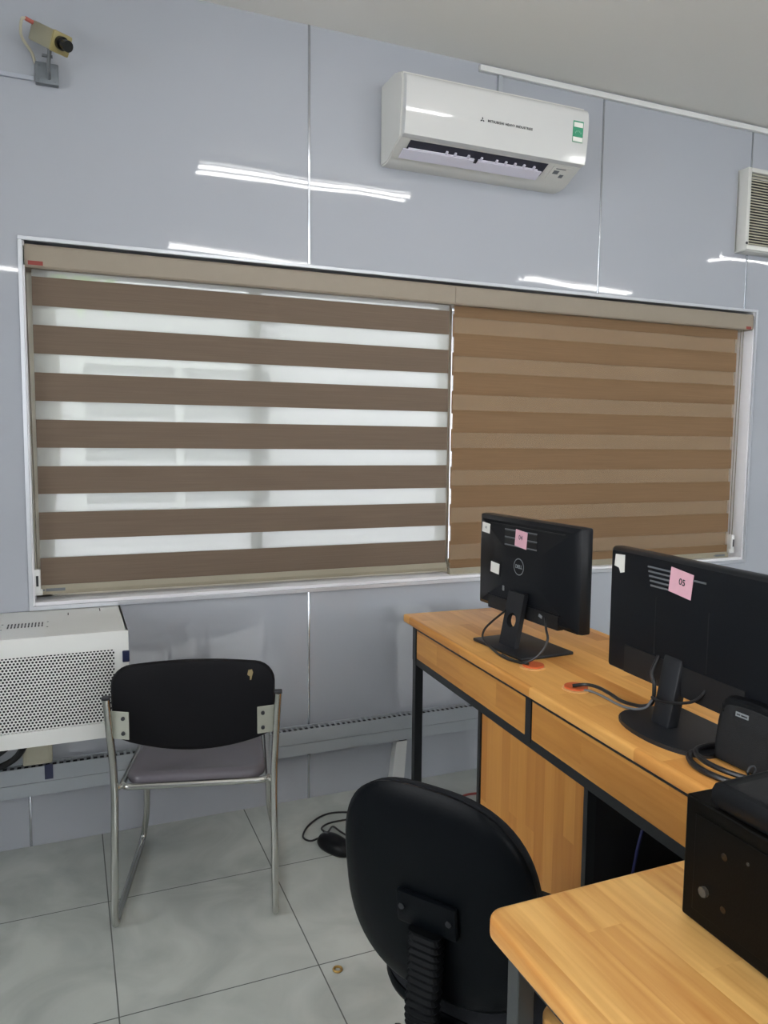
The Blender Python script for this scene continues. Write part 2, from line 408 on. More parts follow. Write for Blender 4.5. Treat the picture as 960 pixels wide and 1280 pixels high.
# window: trim, lining, sliding sashes, sill
win = bpy.data.objects.new('window_1', None); C.objects.link(win); win['kind'] = 'structure'
bm = NB()
for x0, x1, z0, z1 in ((WX0-0.012, WX1+0.012, WZ1, WZ1+0.012), (WX0-0.012, WX1+0.012, WZ0-0.014, WZ0),
                       (WX0-0.012, WX0, WZ0, WZ1), (WX1, WX1+0.012, WZ0, WZ1)):
    box(bm, ((x0+x1)/2, -0.005, (z0+z1)/2), (x1-x0, 0.010, z1-z0), bev=0.001)
obj('window_trim', bm, M['alu'], win)
bm = NB(); yf0, yf1 = 0.105, 0.16
for x0, x1, z0, z1 in ((WX0, WX1, WZ1-0.035, WZ1), (WX0, WX1, WZ0, WZ0+0.03), (WX0, WX0+0.06, WZ0, WZ1), (WX1-0.05, WX1, WZ0, WZ1)):
    box(bm, ((x0+x1)/2, (yf0+yf1)/2, (z0+z1)/2), (x1-x0, yf1-yf0, z1-z0), bev=0.002)
obj('window_frame', bm, M['cream'], win)
bm = NB()
for x in (WX0, WX1):   # side linings of the reveal
    s = 1 if x == WX0 else -1
    box(bm, (x+s*0.003, 0.052, (WZ0+WZ1)/2), (0.006, 0.104, WZ1-WZ0))
obj('reveal_lining', bm, M['sill'], win)
bm = NB(); box(bm, ((WX0+WX1)/2, 0.05, WZ0+0.006), (WX1-WX0-0.012, 0.104, 0.012), bev=0.002); obj('window_sill', bm, M['sill'], win)
sx = [WX0+0.045, 0.120, 0.913, 1.702, WX1-0.035]
for i in range(4):
    y = 0.122 if i % 2 == 0 else 0.143
    x0, x1 = sx[i]-0.02, sx[i+1]+0.02; z0, z1 = WZ0+0.02, WZ1-0.025
    bm = NB(); w = 0.045
    for a0, a1, b0, b1 in ((x0, x0+w, z0, z1), (x1-w, x1, z0, z1), (x0+w, x1-w, z0, z0+w), (x0+w, x1-w, z1-w, z1)):
        box(bm, ((a0+a1)/2, y, (b0+b1)/2), (a1-a0, 0.018, b1-b0), bev=0.002)
    s_ = obj('sash', bm, M['whiteframe'], win)
    bm = NB(); box(bm, ((x0+x1)/2, y, (z0+z1)/2), (x1-x0-2*w+0.01, 0.004, z1-z0-2*w+0.01)); obj('pane', bm, M['glass'], s_)

# world outside the window
g = NB(); box(g, (1.0, 6.0, -0.06), (24, 11.4, 0.1)); gr = struct('ground', g, M['siding'])
house = thing('neighbouring_house', 'pale boarded house wall outside, seen hazily through the sheer blind bands', 'building', (1.0, 3.1, -0.01))
bm = NB(); box(bm, (0, 0.1, 1.25), (9, 0.2, 2.5))
for k in range(16): box(bm, (0, -0.006, 0.08+k*0.155), (9, 0.014, 0.148), rot=(0.06, 0, 0))
obj('wall', bm, M['siding'], house)
bm = NB(); prism(bm, [(-0.45, 2.42), (-0.45, 2.46), (0.6, 2.85), (0.6, 2.8)], 'X', -4.7, 4.7); obj('roof', bm, M['grey'], house)
bm = NB()
for x0, x1, z0, z1 in ((-1.5, -1.42, 0.75, 2.0), (-0.1, -0.02, 0.75, 2.0), (-1.42, -0.1, 0.75, 0.83), (-1.42, -0.1, 1.92, 2.0), (-0.8, -0.74, 0.83, 1.92)):
    box(bm, ((x0+x1)/2, -0.03, (z0+z1)/2), (x1-x0, 0.05, z1-z0))
f_ = obj('window', bm, M['whiteframe'], house)
bm = NB(); box(bm, (-0.76, -0.012, 1.375), (1.32, 0.006, 1.1)); obj('pane', bm, M['grey'], f_)
tree = thing('garden_tree', 'yellow-green leafy tree outside, behind the top left gap of the blind', 'tree', (-0.62, 1.55, -0.01))
bm = NB(); tube(bm, [(0.02, 0, 0), (-0.03, 0.02, 0.8), (0.03, -0.01, 1.5), (0, 0, 2.2)], 0.03, seg=8); obj('trunk', bm, M['bark'], tree, True)
bm = NB()
for k in range(260):
    a = random.uniform(0, 2*PI); rr = 0.42*random.random()**0.5; z = 2.3+random.uniform(-0.22, 0.45)
    p = Vector((rr*math.cos(a)*0.8, rr*math.sin(a)*0.7, z)); e = Euler((random.uniform(-1, 1), random.uniform(-1, 1), a)).to_matrix()
    v = [bm.verts.new(p+e @ Vector(q)) for q in ((-0.06, 0, 0), (-0.02, -0.028, 0.006), (0.04, -0.02, 0.004), (0.075, 0, -0.012), (0.04, 0.02, 0.004), (-0.02, 0.028, 0.006))]
    bm.faces.new(v)
obj('foliage', bm, M['leaf'], tree)

# ------------------------------------------------------------------ ceiling lamps (they show as reflections in the wall panels)
def lamp(x, y, where):
    t = thing('fluorescent_lamp', where, 'ceiling light', (x, y, H), 0, 'twin tube ceiling lamps')
    bm = NB(); prism(bm, [(-0.075, 0.0), (-0.06, -0.03), (-0.02, -0.03), (0, -0.012), (0.02, -0.03), (0.06, -0.03), (0.075, 0.0)], 'X', -0.63, 0.63)
    obj('housing', bm, M['white'], t)
    for s in (-1, 1):
        bm = NB(); cyl(bm, (-0.595, s*0.04, -0.052), (0.595, s*0.04, -0.052), 0.008, 14); obj('tube', bm, M['tube'], t, True)
        for e in (-1, 1):
            bm = NB(); box(bm, (e*0.604, s*0.04, -0.045), (0.016, 0.03, 0.05), bev=0.003); obj('socket', bm, M['white'], t)
lamp(0.72, -1.46, 'lit twin tube lamp on the ceiling, mirrored left of the air conditioner')
lamp(4.55, -1.75, 'lit twin tube lamp on the ceiling, mirrored below the fan box')
lamp(0.75, -3.3, 'lit twin tube lamp on the ceiling, mirrored above the left blind')
lamp(3.8, -3.2, 'lit twin tube lamp on the ceiling, mirrored above the right blind')
lamp(-1.1, -4.9, 'lit twin tube lamp at the back of the room, over the left')
lamp(2.4, -5.0, 'lit twin tube lamp at the back of the room, over the right')

# ------------------------------------------------------------------ zebra blinds
def strips(bm, y, x0, x1, bands):
    """bands: (z_top, z_bottom, material index), one ribbon mesh"""
    for zt, zb, mi in bands:
        v = [bm.verts.new(p) for p in ((x0, y, zb), (x1, y, zb), (x1, y, zt), (x0, y, zt))]
        bm.faces.new(v).material_index = mi
def blind(label, x0, x1, tops, op_h, ztop, zbot, back_shift, mo, ms, hx0, hx1, side, railz):
    t = thing('zebra_blind', label, 'window blind', ((x0+x1)/2, 0.0, 2.0), 0, 'zebra blinds in the window')
    def L(o):
        o.location = (-(x0+x1)/2, 0, -2.0); return o
    bm = NB(); prism(bm, [(0.004, 1.926), (0.0, 1.932), (0.0, 1.992), (0.004, 1.999), (0.085, 1.999), (0.085, 1.926)], 'X', hx0, hx1)
    hr = L(obj('head_rail', bm, M['headrail'], t))
    def layer(y, shift):
        seq = []; z = ztop
        edges = []
        for tp in tops:
            edges.append((tp-shift, tp-shift-op_h))
        cur = ztop
        for a, b in edges:
            a2, b2 = min(a, ztop), max(b, zbot)
            if b2 >= ztop or a2 <= zbot: continue
            if cur-a2 > 1e-4: seq.append((cur, a2, 1))
            seq.append((a2, b2, 0)); cur = b2
        if cur-zbot > 1e-4: seq.append((cur, zbot, 1))
        bm = NB(); strips(bm, y, x0, x1, seq); return bm
    L(obj('front_fabric', layer(0.032, 0.0), mo, t, mats=[mo, ms]))
    L(obj('rear_fabric', layer(0.044, back_shift), mo, t, mats=[mo, ms]))
    bm = NB(); cyl(bm, (x0, 0.05, 1.952), (x1, 0.05, 1.952), 0.02, 20); L(obj('roller', bm, M['bottomrail'], t, True))
    bm = NB(); prism(bm, [(0.026, railz[0]), (0.024, railz[0]+0.012), (0.028, railz[1]), (0.05, railz[1]), (0.052, railz[0]+0.012), (0.05, railz[0])], 'X', x0-0.003, x1+0.003)
    L(obj('bottom_rail', bm, M['bottomrail'], t))
    cx = x0-0.013 if side < 0 else x1+0.016
    bm = NB()
    for dy in (0.018, 0.034):
        tube(bm, [(cx+side*0.006, dy, 1.93), (cx, dy, 1.4), (cx-side*0.003, dy, 0.93)], 0.0018, 6, 4)
    L(obj('pull_chain', bm, M['chain'], t, True))
    bm = NB(); box(bm, (cx-side*0.003, 0.022, 0.905), (0.020, 0.03, 0.085), bev=0.006); box(bm, (cx-side*0.003, 0.022, 0.868), (0.03, 0.02, 0.02), bev=0.004)
    te = L(obj('chain_tensioner', bm, M['white'], t, True))
    bm = NB(); box(bm, (cx-side*0.003, 0.0065, 0.908), (0.007, 0.003, 0.035)); L2 = obj('slot', bm, M['ink'], te)
    sxm = (hx0+0.036) if side < 0 else (hx1-0.032)
    bm = NB(); box(bm, (sxm, -0.0006, 1.940 if side < 0 else 1.935), (0.044 if side < 0 else 0.03, 0.0012, 0.013)); L(obj('sticker', bm, M['red'], t))
    bx = x0+0.045 if side < 0 else x1-0.05
    bm = NB(); box(bm, (bx, 0.0245, (railz[0]+railz[1])/2), (0.06, 0.0015, 0.010)); box(bm, (bx-0.036, 0.0245, (railz[0]+railz[1])/2), (0.006, 0.002, 0.006)); L(obj('rail_stamp', bm, M['grey'], t))
    return t
blind('left taupe zebra blind, open so bright sheer stripes show daylight', -0.636, 0.883,
      [1.904-0.1538*k for k in range(7)], 0.0925, 1.932, 0.888, 0.0, M['opaque_l'], M['sheer_l'], WX0+0.002, 0.893, -1, (0.858, 0.889))
blind('right brown zebra blind, closed so its stripes overlap without daylight', 0.905, 2.422,
      [1.973-0.1535*k for k in range(8)], 0.0905, 1.932, 0.862, 0.0768, M['opaque_r'], M['sheer_r'], 0.894, WX1-0.002, 1, (0.834, 0.863))

# ------------------------------------------------------------------ air conditioner
AX0, AX1 = 0.567, 1.342
ac = thing('air_conditioner', 'white split air conditioner mounted high on the wall above the window', 'air conditioner', (AX0, 0, 2.4))
def ap(pts): return [(y, z-2.4) for y, z in pts]
W = AX1-AX0
bm = NB(); prism(bm, ap([(0, 2.405), (-0.045, 2.402), (-0.07, 2.408), (-0.178, 2.452), (-0.182, 2.462), (-0.20, 2.63), (-0.19, 2.668), (-0.12, 2.69), (0, 2.692)]), 'X', 0, W)
bmesh.ops.bevel(bm, geom=[e for e in bm.edges if abs(e.verts[0].co.x-e.verts[1].co.x) < 1e-6], offset=0.005, segments=2, affect='EDGES')
obj('body', bm, M['acwhite'], ac, True, angle=30)
# glossy front cover: curved sheet with thickness
FP = [(2.455, -0.2058), (2.48, -0.2095), (2.50, -0.2125), (2.52, -0.2155), (2.54, -0.2176), (2.56, -0.2195), (2.58, -0.2207), (2.60, -0.2215), (2.62, -0.2220), (2.638, -0.2215)]
def fy(z):      # depth of the curved front at height z
    for (a, ya), (b, yb) in zip(FP, FP[1:]):
        if a <= z <= b: return ya+(yb-ya)*(z-a)/(b-a)
    return FP[-1][1]
bm = NB(); prof = [(-0.18, 2.452)]+[(y, z) for z, y in FP]+[(-0.213, 2.652), (-0.19, 2.664), (-0.18, 2.64)]
prism(bm, ap(prof), 'X', 0.006, W-0.004)
bmesh.ops.bevel(bm, geom=[e for e in bm.edges if abs(e.verts[0].co.x-e.verts[1].co.x) < 1e-6], offset=0.002, segments=2, affect='EDGES')
obj('front_cover', bm, M['acfront'], ac, True, angle=50)
# outlet on the slanted lower face
s0, s1 = Vector((0, -0.178, 0.050)), Vector((0, -0.07, 0.006)); sd = (s1-s0).normalized(); sn = Vector((0, sd.z, -sd.y)); sn = sn if sn.z < 0 else -sn
def on_slope(x, t, lift): p = s0+sd*t+sn*lift; return Vector((x, p.y, p.z))
def slope_slab(bm, x0, x1, t0, t1, l0, l1):
    v = [bm.verts.new(on_slope(x, t, l)) for l in (l0, l1) for x, t in ((x0, t0), (x1, t0), (x1, t1), (x0, t1))]
    for q in ((0, 1, 2, 3), (7, 6, 5, 4), (0, 4, 5, 1), (1, 5, 6, 2), (2, 6, 7, 3), (3, 7, 4, 0)): bm.faces.new([v[i] for i in q])
bm = NB(); slope_slab(bm, 0.045, 0.625, 0.004, 0.072, -0.0005, 0.0012); obj('air_outlet', bm, M['acdark'], ac)
bm = NB(); slope_slab(bm, 0.03, 0.615, 0.040, 0.086, 0.006, 0.010)
obj('louver', bm, M['aclouver'], ac)
bm = NB()
for x in (0.20, 0.235, 0.29, 0.345, 0.41, 0.45, 0.49, 0.53, 0.575):
    slope_slab(bm, x-0.004, x+0.004, 0.024, 0.046, 0.002, 0.008)
slope_slab(bm, 0.05, 0.595, 0.036, 0.042, 0.003, 0.008)
obj('vane', bm, M['aclouver'], ac)
bm = NB(); slope_slab(bm, 0.318, 0.33, 0.03, 0.05, 0.004, 0.012); obj('louver_hub', bm, M['acdark'], ac)
bm = NB(); slope_slab(bm, 0.655, 0.745, 0.008, 0.075, -0.0005, 0.0015); ip = obj('indicator_panel', bm, M['acwhite'], ac)
bm = NB(); slope_slab(bm, 0.668, 0.692, 0.028, 0.046, 0.0015, 0.0025); slope_slab(bm, 0.705, 0.722, 0.045, 0.062, 0.0015, 0.0025); slope_slab(bm, 0.67, 0.715, 0.016, 0.02, 0.0015, 0.0022); obj('receiver_window', bm, M['grey'], ip)
# lettering and three-diamond mark on the front cover
tm = face_mtx((0.426, fy(2.543)-0.0006, 2.543-2.4), (1, 0, 0), (0, -0.10, 1))
text('lettering', 'MITSUBISHI HEAVY INDUSTRIES', 0.0122, M['ink'], ac, tm, 0.0008, bold=0.0001, space=1.12)
bm = NB()
for a in (90, 210, 330):
    d = Vector((math.cos(math.radians(a)), math.sin(math.radians(a)))); q = Vector((-d.y, d.x)); L_ = 0.0105
    pts = [Vector((0, 0)), d*L_*0.5+q*L_*0.29, d*L_, d*L_*0.5-q*L_*0.29]
    v = [bm.verts.new((0.308+p.x, fy(2.543)-0.0012-0.10*p.y, 2.543-2.4+p.y)) for p in pts]; bm.faces.new(v)
obj('emblem', bm, M['ink'], ac)
# energy label stuck on the sloping front
def on_front(bm, cx, cz, w_, h_, lift):
    def P(x, z, l): return (x, fy(z+2.4)-l, z)
    v = [bm.verts.new(P(cx+a*w_/2, cz+b*h_/2, l)) for l in (lift-0.0008, lift) for a, b in ((-1, -1), (1, -1), (1, 1), (-1, 1))]
    for q in ((3, 2, 1, 0), (4, 5, 6, 7), (0, 1, 5, 4), (1, 2, 6, 5), (2, 3, 7, 6), (3, 0, 4, 7)): bm.faces.new([v[k] for k in q])
lx, lz = W-0.052, 2.566-2.4
bm = NB(); on_front(bm, lx, lz, 0.047, 0.076, 0.0022); lab = obj('energy_label', bm, M['green'], ac)
bm = NB(); on_front(bm, lx, lz+0.024, 0.040, 0.017, 0.0030); obj('label_field', bm, M['paper'], lab)
bm = NB(); on_front(bm, lx, lz-0.028, 0.043, 0.016, 0.0030); obj('label_field', bm, M['paper'], lab)
bm = NB()
for k in range(5):
    a = math.radians(90+(k-2)*28); on_front(bm, lx+math.cos(a)*0.015, lz-0.012+math.sin(a)*0.014, 0.003, 0.006, 0.0028)
obj('label_arc', bm, M['lightgreen'], lab)

# ceiling trunking with the drop to the air conditioner
tr = thing('cable_trunking', 'thin white trunking along the ceiling edge with a drop behind the air conditioner', 'trunking', (0.975, 0, 2.83))
bm = NB(); box(bm, ((X1-0.975)/2, -0.009, 0.0), (X1-0.975, 0.018, 0.022), bev=0.002); obj('duct', bm, M['white'], tr)
bm = NB(); box(bm, (0.095, -0.006, -0.073), (0.020, 0.012, 0.124), bev=0.002); obj('drop', bm, M['duct'], tr)

# ------------------------------------------------------------------ wall fan box, right edge
fb = thing('fan_box', 'square white fan box with slatted grille on the wall right of the air conditioner', 'ventilation fan', (2.342, 0, 2.268))
bm = NB(); s = 0.37; d = 0.06
for x0, x1, z0, z1 in ((0, 0.022, 0, s), (s-0.022, s, 0, s), (0.022, s-0.022, 0, 0.03), (0.022, s-0.022, s-0.02, s)):
    box(bm, ((x0+x1)/2, -d/2, (z0+z1)/2), (x1-x0, d, z1-z0), bev=0.004)
box(bm, (s/2, -0.004, s/2), (s, 0.008, s)); obj('housing', bm, M['acwhite'], fb, True)
bm = NB(); box(bm, (s/2, -0.011, s/2), (s-0.05, 0.004, s-0.06)); obj('backing', bm, M['ink'], fb)
for k in range(5):
    a0 = 2*PI*k/5; bm = NB(); pts = []
    for rr, da in ((0.03, 0), (0.09, -0.22), (0.145, -0.1), (0.15, 0.35), (0.09, 0.5), (0.03, 0.6)):
        pts.append((s/2+rr*math.cos(a0+da), s/2+0.005+rr*math.sin(a0+da)))
    prism(bm, pts, 'Y', -0.03, -0.024); obj('blade', bm, M['fanblade'], fb)
bm = NB()
for k in range(26):
    z = 0.036+k*0.0122; box(bm, (s/2, -d+0.006, z), (s-0.045, 0.006, 0.0045), rot=(0.5, 0, 0))
obj('grille', bm, M['beige'], fb)
bm = NB(); prism(bm, [(0, 0), (-d-0.012, 0.004), (-d-0.012, 0.022), (-d, 0.03), (0, 0.0)][:4], 'X', -0.002, s+0.002); obj('bottom_lip', bm, M['acwhite'], fb)
bm = NB(); cyl(bm, (0.008, -d-0.003, 0.034), (0.008, -d, 0.034), 0.006, 12); obj('screw', bm, M['ink'], fb)

# ------------------------------------------------------------------ surveillance camera
cc = thing('surveillance_camera', 'aged cream security camera on a grey wall box, top left of the wall', 'security camera', (-0.572, 0, 2.52))
bm = NB(); box(bm, (0, -0.012, 0.0), (0.068, 0.024, 0.064), bev=0.003)
for q in ((-0.024, 0.022), (0.024, 0.022), (-0.024, -0.022), (0.024, -0.022)): cyl(bm, (q[0], -0.026, q[1]), (q[0], -0.022, q[1]), 0.004, 8)
obj('wall_box', bm, M['galv'], cc, True)
bm = NB(); tube(bm, round_corners([(0.006, -0.02, -0.015), (0.006, -0.045, -0.010), (0.006, -0.06, 0.02), (0.012, -0.085, 0.055)], 0.02), 0.006, 8, smooth=False)
cyl(bm, (-0.012, -0.068, 0.032), (0.018, -0.068, 0.032), 0.005, 8); cyl(bm, (0.011, -0.081, 0.046), (0.014, -0.090, 0.066), 0.009, 12)
obj('bracket', bm, M['grey'], cc, True)
R0 = Vector((-0.020, -0.045, 0.106)); F0 = Vector((0.044, -0.146, 0.040)); ax = (F0-R0).normalized(); Lb = (F0-R0).length
rgt = ax.cross(Vector((0, 0, 1))).normalized(); upv = rgt.cross(ax)
mx = Matrix(((rgt.x, ax.x, upv.x, R0.x), (rgt.y, ax.y, upv.y, R0.y), (rgt.z, ax.z, upv.z, R0.z), (0, 0, 0, 1)))
bm = NB(); box(bm, (0, Lb/2-0.005, 0), (0.058, Lb-0.01, 0.056), bev=0.005); bmesh.ops.transform(bm, matrix=mx, verts=bm.verts); obj('housing', bm, M['cctv'], cc, True)
bm = NB(); box(bm, (0, Lb-0.005, 0), (0.061, 0.012, 0.059), bev=0.005); bmesh.ops.transform(bm, matrix=mx, verts=bm.verts); fr = obj('front_plate', bm, M['cctvfront'], cc, True)
bm = NB(); cyl(bm, (0.004, Lb, 0.002), (0.004, Lb+0.016, 0.002), 0.019, 20); cyl(bm, (0.004, Lb+0.014, 0.002), (0.004, Lb+0.045, 0.002), 0.015, 20, 0.016)
bmesh.ops.transform(bm, matrix=mx, verts=bm.verts); ln = obj('lens', bm, M['lens'], cc, True)
bm = NB(); cyl(bm, (0.052, 0.006, 0.022), (0.027, 0.010, 0.020), 0.006, 10); bmesh.ops.transform(bm, matrix=mx, verts=bm.verts); obj('rear_connector', bm, M['redplug'], cc, True)
bm = NB(); tube(bm, [tuple(mx @ Vector((0.050, 0.006, 0.022))), tuple(mx @ Vector((0.060, 0.004, 0.014))), (-0.068, -0.050, 0.085), (-0.042, -0.022, 0.055), (-0.032, -0.018, 0.025)], 0.0045, 8); obj('cable', bm, M['beige'], cc, True)
co = NB(); box(co, (-0.036-0.98, -0.005, -0.016), (1.96, 0.010, 0.014), bev=0.002)
cdt = obj('conduit', co, M['wall_plain']); cdt.location = (-0.572, 0, 2.52)
tag(cdt, 'thin grey cable conduit running left along the wall from the security camera', 'conduit')

# ------------------------------------------------------------------ server rack on the wall
rk = thing('server_cabinet', 'off-white wall-mounted network cabinet with perforated door under the window', 'server cabinet', (-0.388, 0, 0.487))
w, d, h = 0.56, 0.365, 0.323
bm = NB()
for c_, s_ in (((-w/2, -d/2, h-0.004), (w, d, 0.008)), ((-w/2, -d/2, 0.004), (w, d, 0.008)), ((-0.004, -d/2, h/2), (0.008, d, h)), ((-w+0.004, -d/2, h/2), (0.008, d, h)), ((-w/2, -0.004, h/2), (w, 0.008, h))):
    box(bm, c_, s_, bev=0.0015)
obj('case', bm, M['rack'], rk)
bm = NB()   # door frame around the perforated field
fx0, fx1, fz0, fz1 = -w+0.042, -0.040, 0.046, 0.268
for x0, x1, z0, z1 in ((-w, 0, fz1, h), (-w, 0, 0, fz0), (-w, fx0, fz0, fz1), (fx1, 0, fz0, fz1)):
    box(bm, ((x0+x1)/2, -d-0.006, (z0+z1)/2), (x1-x0, 0.012, z1-z0))
dr = obj('door', bm, M['rack'], rk)
bm = NB(); pitch = 0.0098; rh = 0.0036; row = pitch*0.866
nr = int((fz1-fz0)/row)+2; nc = int((fx1-fx0)/pitch)+2; ro = pitch/math.sqrt(3)
for j in range(nr):
    for i in range(nc):
        cx_ = fx0+(i+0.5*(j % 2))*pitch; cz_ = fz0+j*row
        O = []; I = []
        for k in range(6):
            a = PI/6+k*PI/3
            O.append(bm.verts.new((cx_+ro*math.cos(a), -d-0.0105, cz_+ro*math.sin(a)))); I.append(bm.verts.new((cx_+rh*math.cos(a), -d-0.0105, cz_+rh*math.sin(a))))
        for k in range(6): bm.faces.new((O[k], O[(k+1) % 6], I[(k+1) % 6], I[k]))
obj('perforated_panel', bm, M['rack'], dr)
bm = NB(); box(bm, (-w/2, -d/2-0.010, h/2), (w-0.03, d-0.05, h-0.03), bev=0.004); sw = obj('shade_backing', bm, M['dark'], rk)  # dark box standing in for the shade behind the door holes
bm = NB(); box(bm, (-0.008, -d-0.014, 0.245), (0.020, 0.012, 0.034), bev=0.002); obj('door_lock', bm, M['navy'], dr)
bm = NB()
for i in range(11):
    for j in range(2): box(bm, (-0.335+i*0.0095, -0.225+j*0.032, h+0.0003), (0.004, 0.026, 0.0008))
for q in ((-0.352, -0.25), (-0.352, -0.18), (-0.225, -0.25), (-0.225, -0.18)): box(bm, (q[0], q[1], h+0.0003), (0.005, 0.004, 0.0008))
obj('vent_slots', bm, M['ink'], rk)
for q in ((-0.166, -0.085, 0.035), (-0.068, -0.05, 0.045)):
    bm = NB(); box(bm, (q[0], q[1], h+0.0003), (0.003, q[2], 0.0008)); obj('cover_slit', bm, M['ink'], rk)

# ------------------------------------------------------------------ slotted wiring duct along the wall
du = thing('wiring_duct', 'long grey slotted wiring duct running along the wall under the cabinet', 'wiring duct', (X0+1.0, 0, 0.195))
LD = 6.0; dp = 0.045
bm = NB(); box(bm, (LD/2, -0.003, 0.05), (LD, 0.006, 0.10)); box(bm, (LD/2, -dp/2, 0.003), (LD, dp, 0.006)); obj('base', bm, M['duct'], du)
bm = NB(); n = int(LD/0.0215)
box(bm, (LD/2, -0.005, 0.0955), (LD, 0.004, 0.002)); box(bm, (LD/2, -dp+0.0015, 0.0955), (LD, 0.004, 0.002))
for k in range(n): box(bm, (0.012+k*0.0215, -dp/2, 0.0955), (0.0085, dp, 0.002))
obj('slotted_side', bm, M['duct'], du)
bm = NB(); box(bm, (LD/2, -dp/2-0.001, 0.048), (LD-0.01, dp-0.008, 0.084)); obj('slot_shade_fill', bm, M['dark'], du)  # solid dark filling, its colour gives the shade inside the slots
bm = NB(); box(bm, (LD/2, -dp-0.001, 0.0725), (LD, 0.004, 0.053), bev=0.001); box(bm, (LD/2, -dp+0.001, 0.022), (LD, 0.004, 0.044), bev=0.001); obj('cover', bm, M['duct'], du)
bm = NB(); box(bm, (0.973, -dp-0.0035, 0.078), (0.026, 0.002, 0.05)); obj('blue_sticker', bm, M['navy'], du)

vt = thing('vertical_trunking', 'short pale upright trunking between the floor and the wiring duct by the rear desk leg', 'trunking', (0.655, 0, 0))
bm = NB(); prism(bm, [(-0.035, 0), (0.020, 0), (0.034, 0.188), (-0.012, 0.188)], 'Y', -0.040, -0.001); obj('duct', bm, M['white'], vt)
bm = NB(); box(bm, (0.016, -0.021, 0.1915), (0.034, 0.036, 0.006), bev=0.002); obj('end_cap', bm, M['ink'], vt)

ub = thing('junction_box', 'small beige junction box on the wall under the server cabinet', 'junction box', (-0.66, 0, 0.30))
bm = NB(); box(bm, (0, -0.0225, 0.05), (0.09, 0.045, 0.10), bev=0.004); obj('body', bm, M['beige'], ub)
bm = NB(); box(bm, (0, -0.047, 0.05), (0.07, 0.004, 0.08), bev=0.002); obj('cover', bm, M['beige'], ub)
for k, (p, m_, lb) in enumerate((([(-0.68, -0.08, 0.487), (-0.685, -0.085, 0.42), (-0.73, -0.075, 0.34), (-0.85, -0.065, 0.30), (-0.98, -0.05, 0.285)], M['cable'], 'black cable hanging from the cabinet, nearest to the beige junction box'),
                                 ([(-0.70, -0.10, 0.487), (-0.72, -0.11, 0.43), (-0.78, -0.10, 0.37), (-0.9, -0.08, 0.33), (-1.0, -0.06, 0.32)], M['cable'], 'black cable hanging from the cabinet, at the left edge of the photo'))):
    bm = NB(); tube(bm, p, 0.011, 8); o = obj('network_cable', bm, m_, None, True); tag(o, lb, 'cable', 'cables under the cabinet')

# ------------------------------------------------------------------ visitor chair (seen from behind)
vc = thing('visitor_chair', 'black sled-base visitor chair with chrome frame facing the window wall', 'chair', (-0.237, -0.640, 0), math.radians(-13.9))
for s in (-1, 1):
    bm = NB()
    pts = [(s*0.233, 0.0, 0.672), (s*0.230, 0.004, 0.62), (s*0.222, 0.022, 0.47), (s*0.220, 0.022, 0.38), (s*0.224, 0.0, 0.011), (s*0.224, 0.50, 0.011), (s*0.205, 0.468, 0.12), (s*0.20, 0.455, 0.36), (s*0.20, 0.435, 0.392)]
    tube(bm, round_corners(pts, 0.035), 0.0105, 12, smooth=False); leg = obj('side_frame', bm, M['chrome'], vc, True)
    bm = NB(); box(bm, (s*0.233, 0.0, 0.676), (0.022, 0.022, 0.008), bev=0.002); obj('end_cap', bm, M['ink'], leg)
    bm = NB(); cyl(bm, (s*0.224, 0.04, 0.002), (s*0.224, 0.06, 0.002), 0.012, 10); bm.free()
bm = NB()
tube(bm, round_corners([(0, 0.035, 0.405), (-0.205, 0.035, 0.405), (-0.195, 0.43, 0.405), (0.195, 0.43, 0.405), (0.205, 0.035, 0.405), (0, 0.035, 0.405)], 0.03), 0.0095, 10, smooth=False)
for s in (-1, 1): cyl(bm, (s*0.205, 0.045, 0.405), (s*0.224, 0.02, 0.405), 0.008, 8)
obj('seat_frame', bm, M['chrome'], vc, True)
# seat pad: dished
bm = NB(); ol = rounded_rect(0.378, 0.40, 0.05, 6)
ring_pad(bm, ol, [(0.25, 0.017), (0.55, 0.019), (0.8, 0.027), (0.93, 0.030), (0.985, 0.024), (1.0, 0.012), (0.985, 0.001), (0.9, 0.0), (0.3, 0.0)],
         lambda x, z, dd: (x*(1.0+0.05*(-z)/0.2), 0.24+z, 0.408+dd-0.010*math.cos(x/0.19*1.4)*0.8))
obj('seat', bm, M['vinyl'], vc, True, angle=60)
# back pad: top straight, bottom curved, wrapped
ol = []
hw, zt = 0.224, 0.758
for i in range(7):
    a = PI/2*i/6; ol.append((hw-0.055+0.055*math.cos(a), zt-0.055+0.055*math.sin(a)+0.0))
for i in range(1, 12): ol.append(((hw-0.055)*(1-2*i/12), zt+0.004*math.sin(PI*i/12)))
for i in range(7):
    a = PI/2+PI/2*i/6; ol.append((-hw+0.055+0.055*math.cos(a), zt-0.055+0.055*math.sin(a)))
ol += [(-hw, 0.65), (-hw+0.003, 0.595), (-hw+0.016, 0.545)]
for i in range(1, 15):
    x = -hw+0.016+(2*hw-0.032)*i/15; ol.append((x, 0.545-0.056*math.sin(PI*i/15)**0.8))
ol += [(hw-0.016, 0.545), (hw-0.003, 0.595), (hw, 0.65)]
zc = 0.63; ol = [(x, z-zc) for x, z in ol]
bm = NB(); ring_pad(bm, ol, [(0.3, -0.014), (0.9, -0.014), (0.975, -0.011), (1.0, -0.002), (1.0, 0.006), (0.96, 0.018), (0.8, 0.028), (0.3, 0.030)],
                    lambda x, z, dd: (x, 0.028+dd-0.0*x*x+0.035*(1-(x/0.221)**2)-0.10*z, zc+z))
bp_ = obj('backrest', bm, M['backvinyl'], vc, True, angle=50)
bm = NB(); pts = [(0.150, 0.755), (0.160, 0.757), (0.163, 0.748), (0.160, 0.738), (0.158, 0.728), (0.154, 0.727), (0.154, 0.738), (0.147, 0.742)]
